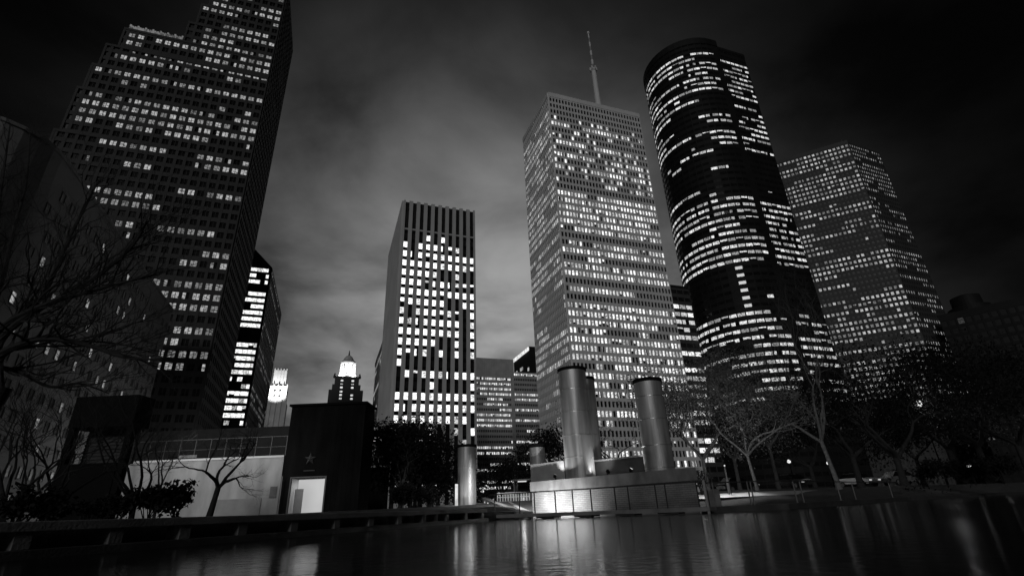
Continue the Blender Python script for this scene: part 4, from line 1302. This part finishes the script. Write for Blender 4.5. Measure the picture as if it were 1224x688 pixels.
shrub(30, 14, 2.6, .9, 7, 'black shrub mass in the bottom left corner', n=1500)
for i, (px, Y, w_, lab) in enumerate(((478, 41, 3.2, 'black hedge clump under the pale-trunked evergreen'), (515, 41, 3.4, 'black hedge clump left of the slim light column'))):
    shrub(px, Y, w_, 1.5, 80 + i, lab, LEAF, 2600, .1, .85, 'hedge_clump', 'hedge clumps under the evergreens')
# ---- dark evergreens before the slab tower
def oak(px, py, Y, H, seed, label, leaf=9000, mat=LEAF, size=.13, rad=.55, gz=1.1, r=.2, name='leafy_tree', group=None, bark=BARK, trunk_h=.25, spread=.75, flare=.9, up=.04, lean=(0, 0), maxd=4):
    p_ = at(px, py, Y)
    return tree(name, label, 'tree', (p_.x, Y, gz), H, seed, trunk_h, r, lean, maxd, leaf, mat, size, rad, bark, 4, spread, up, group, .74, .18, flare)
oak(478, 600, 44, 6.2, 21, 'dark evergreen with a pale thin trunk before the white-windowed slab', 6000, up=.08, flare=.5, bark=BARK_L, r=.11, rad=.55)
oak(496, 600, 52, 7.4, 22, 'broad black evergreen left of the lone steel cylinder', 15000, trunk_h=.1, rad=.65, up=.0)
oak(516, 600, 53, 6.2, 23, 'low black evergreen just left of the lone steel cylinder', 9000, trunk_h=.08, rad=.5, up=-.02)
oak(600, 590, 66, 4.6, 24, 'small round tree beyond the white balustrade in the gap', 4500, gz=1.2, size=.11)
oak(662, 570, 54, 6.0, 25, 'dark tree behind the short cylinder on the raised block', 5000, gz=1.2, up=.1, flare=.6)
oak(738, 570, 46, 7.6, 26, 'twiggy grey tree behind the basin between the two tall cylinders', 1600, LEAF_LIT, gz=1.2, size=.08, bark=BARK_L, r=.15)
# ---- trees with lit-toned leaves right of the monument
oak(846, 580, 43, 9.8, 31, 'lit-toned small-leaved tree just right of the monument', 13000, LEAF_LIT, .085, .7, gz=1.25, bark=BARK_L, r=.16)
oak(884, 580, 47, 10.6, 32, 'lit-toned small-leaved tree beside the straight trunk, second right of the monument', 12000, LEAF_LIT, .085, .75, gz=1.3, bark=BARK_L, r=.16)
oak(931, 583, 43, 8.0, 33, 'tree with a straight grey trunk above the concrete path', 6500, LEAF_LIT, .085, .65, gz=1.25, bark=BARK_L, r=.15, trunk_h=.4)
p_ = at(1004, 585, 42)
tree('bare_tree', 'tallest bare tree fanning fine twigs against the faceted tower', 'tree', (p_.x, 42, 1.25), 14.0, 41, .24, .17, (-.4, 0), 6, stems=5, spread=.5, up=.12, bark=BARK_LIT, flare=.55, shrink=.74, kink=.14)
p_ = at(905, 583, 40)
tree('bare_tree', 'bare spreading tree leaning over the lit-toned trees', 'tree', (p_.x, 40, 1.2), 9.6, 43, .25, .12, (-.2, 0), 6, stems=4, spread=.55, up=.1, bark=BARK_LIT, flare=.8, shrink=.74)
# ---- black oaks at the right
oak(975, 583, 52, 7.5, 51, 'black oak behind the tallest bare tree', 6000, gz=1.4)
oak(1030, 583, 50, 10.0, 52, 'black oak between the tallest bare tree and the lamplit oak', 8500, gz=1.4, r=.26)
oak(1083, 583, 48, 11.0, 53, 'forked black oak with lamplight showing through its crown', 3200, gz=1.4, r=.28, trunk_h=.2)
oak(1106, 580, 61, 11.0, 58, 'lit-toned tree added to catch the tall lamp behind the forked oak', 12000, LEAF_LIT, .12, .8, gz=1.4, r=.22)  # added to show the lamp's glow; leaves coloured lighter for it
oak(1150, 580, 54, 12.5, 54, 'black oak beneath the round-capped tower', 9500, gz=1.4, r=.3, rad=.8)
oak(1185, 575, 52, 12.5, 55, 'black oak at the right edge of the picture', 9500, gz=1.4, r=.3, rad=.8)
oak(1235, 575, 50, 12.0, 56, 'black oak cut by the right picture edge', 8000, gz=1.4, r=.3, rad=.8)
shrub(842, 33, 1.6, 1.3, 61, 'lit-toned round bush at the right end of the monument', LEAF_LIT, 1400, .05, 1.0, group='shrubs right of the monument')
for i, (px, Y, w_, lab) in enumerate(((1120, 50, 5, 'dark hedge clump below the lamplit oak'), (1165, 52, 5, 'dark hedge clump round the low lamp'), (1205, 50, 5, 'dark hedge clump at the far right edge'))):
    shrub(px, Y, w_, 1.8, 70 + i, lab, LEAF, 2600, .12, 1.35, 'hedge_clump', 'hedge clumps at the far right')

# ================================================================== SKY AND SUN
W = bpy.data.worlds.new('World'); S.world = W; W.use_nodes = True
nt = W.node_tree; nt.nodes.clear()
out = nt.nodes.new('ShaderNodeOutputWorld'); bg = nt.nodes.new('ShaderNodeBackground')
SUN_EL, SUN_AZ = 20.0, -168.0                # direction to the sun lamp (azimuth from +Y, clockwise)
sky = nt.nodes.new('ShaderNodeTexSky'); sky.sky_type = 'NISHITA'; sky.sun_disc = False
sky.sun_elevation = R(SUN_EL); sky.sun_rotation = R(SUN_AZ)
bw = nt.nodes.new('ShaderNodeRGBToBW'); nt.links.new(sky.outputs[0], bw.inputs[0])
tc = nt.nodes.new('ShaderNodeTexCoord')
nrm = nt.nodes.new('ShaderNodeVectorMath'); nrm.operation = 'NORMALIZE'; nt.links.new(tc.outputs['Generated'], nrm.inputs[0])
gd = Vector((math.sin(R(-4)) * math.cos(R(14)), math.cos(R(-4)) * math.cos(R(14)), math.sin(R(14))))
dot = nt.nodes.new('ShaderNodeVectorMath'); dot.operation = 'DOT_PRODUCT'; dot.inputs[1].default_value = gd
nt.links.new(nrm.outputs[0], dot.inputs[0])
def math_node(op, a=None, b=None, va=0.0, vb=0.0):
    n = nt.nodes.new('ShaderNodeMath'); n.operation = op
    n.inputs[0].default_value = va; n.inputs[1].default_value = vb
    if a is not None: nt.links.new(a, n.inputs[0])
    if b is not None: nt.links.new(b, n.inputs[1])
    return n.outputs[0]
g1 = math_node('SUBTRACT', dot.outputs['Value'], None, vb=.53)
g2 = math_node('MAXIMUM', g1, None, vb=0.0)
g3 = math_node('DIVIDE', g2, None, vb=.46)
glow_ = math_node('POWER', g3, None, vb=4.3)
sep = nt.nodes.new('ShaderNodeSeparateXYZ'); nt.links.new(nrm.outputs[0], sep.inputs[0])
zz_ = math_node('ADD', sep.outputs['Z'], None, vb=.22)
zc_ = math_node('MAXIMUM', zz_, None, vb=.08)
dv = nt.nodes.new('ShaderNodeVectorMath'); dv.operation = 'DIVIDE'; nt.links.new(nrm.outputs[0], dv.inputs[0])
cmb = nt.nodes.new('ShaderNodeCombineXYZ')
for i in range(3): nt.links.new(zc_, cmb.inputs[i])
nt.links.new(cmb.outputs[0], dv.inputs[1])
cn = nt.nodes.new('ShaderNodeTexNoise'); cn.inputs['Scale'].default_value = 2.4; cn.inputs['Detail'].default_value = 7; cn.inputs['Roughness'].default_value = .52
cn.inputs['Distortion'].default_value = .25
nt.links.new(dv.outputs[0], cn.inputs['Vector'])
mr = nt.nodes.new('ShaderNodeMapRange'); mr.inputs['From Min'].default_value = .33; mr.inputs['From Max'].default_value = .68
mr.inputs['To Min'].default_value = .42; mr.inputs['To Max'].default_value = 1.45
nt.links.new(cn.outputs['Fac'], mr.inputs['Value'])
t1 = math_node('MULTIPLY', glow_, None, vb=2.6)
t2 = math_node('MULTIPLY', bw.outputs[0], None, vb=.0025)
t3 = math_node('ADD', t1, t2)
t4 = math_node('ADD', t3, None, vb=.022)
t5 = math_node('MULTIPLY', t4, mr.outputs[0])
nt.links.new(t5, bg.inputs['Color'])
bg.inputs['Strength'].default_value = .1
nt.links.new(bg.outputs[0], out.inputs['Surface'])

sd = bpy.data.lights.new('sun', 'SUN'); sd.energy = .5; sd.angle = R(12)
so = bpy.data.objects.new('sun', sd); COL.objects.link(so)
dirs = Vector((math.sin(R(SUN_AZ)) * math.cos(R(SUN_EL)), math.cos(R(SUN_AZ)) * math.cos(R(SUN_EL)), math.sin(R(SUN_EL))))
so.rotation_euler = (-dirs).to_track_quat('-Z', 'Y').to_euler()
so.location = (0, -60, 90)
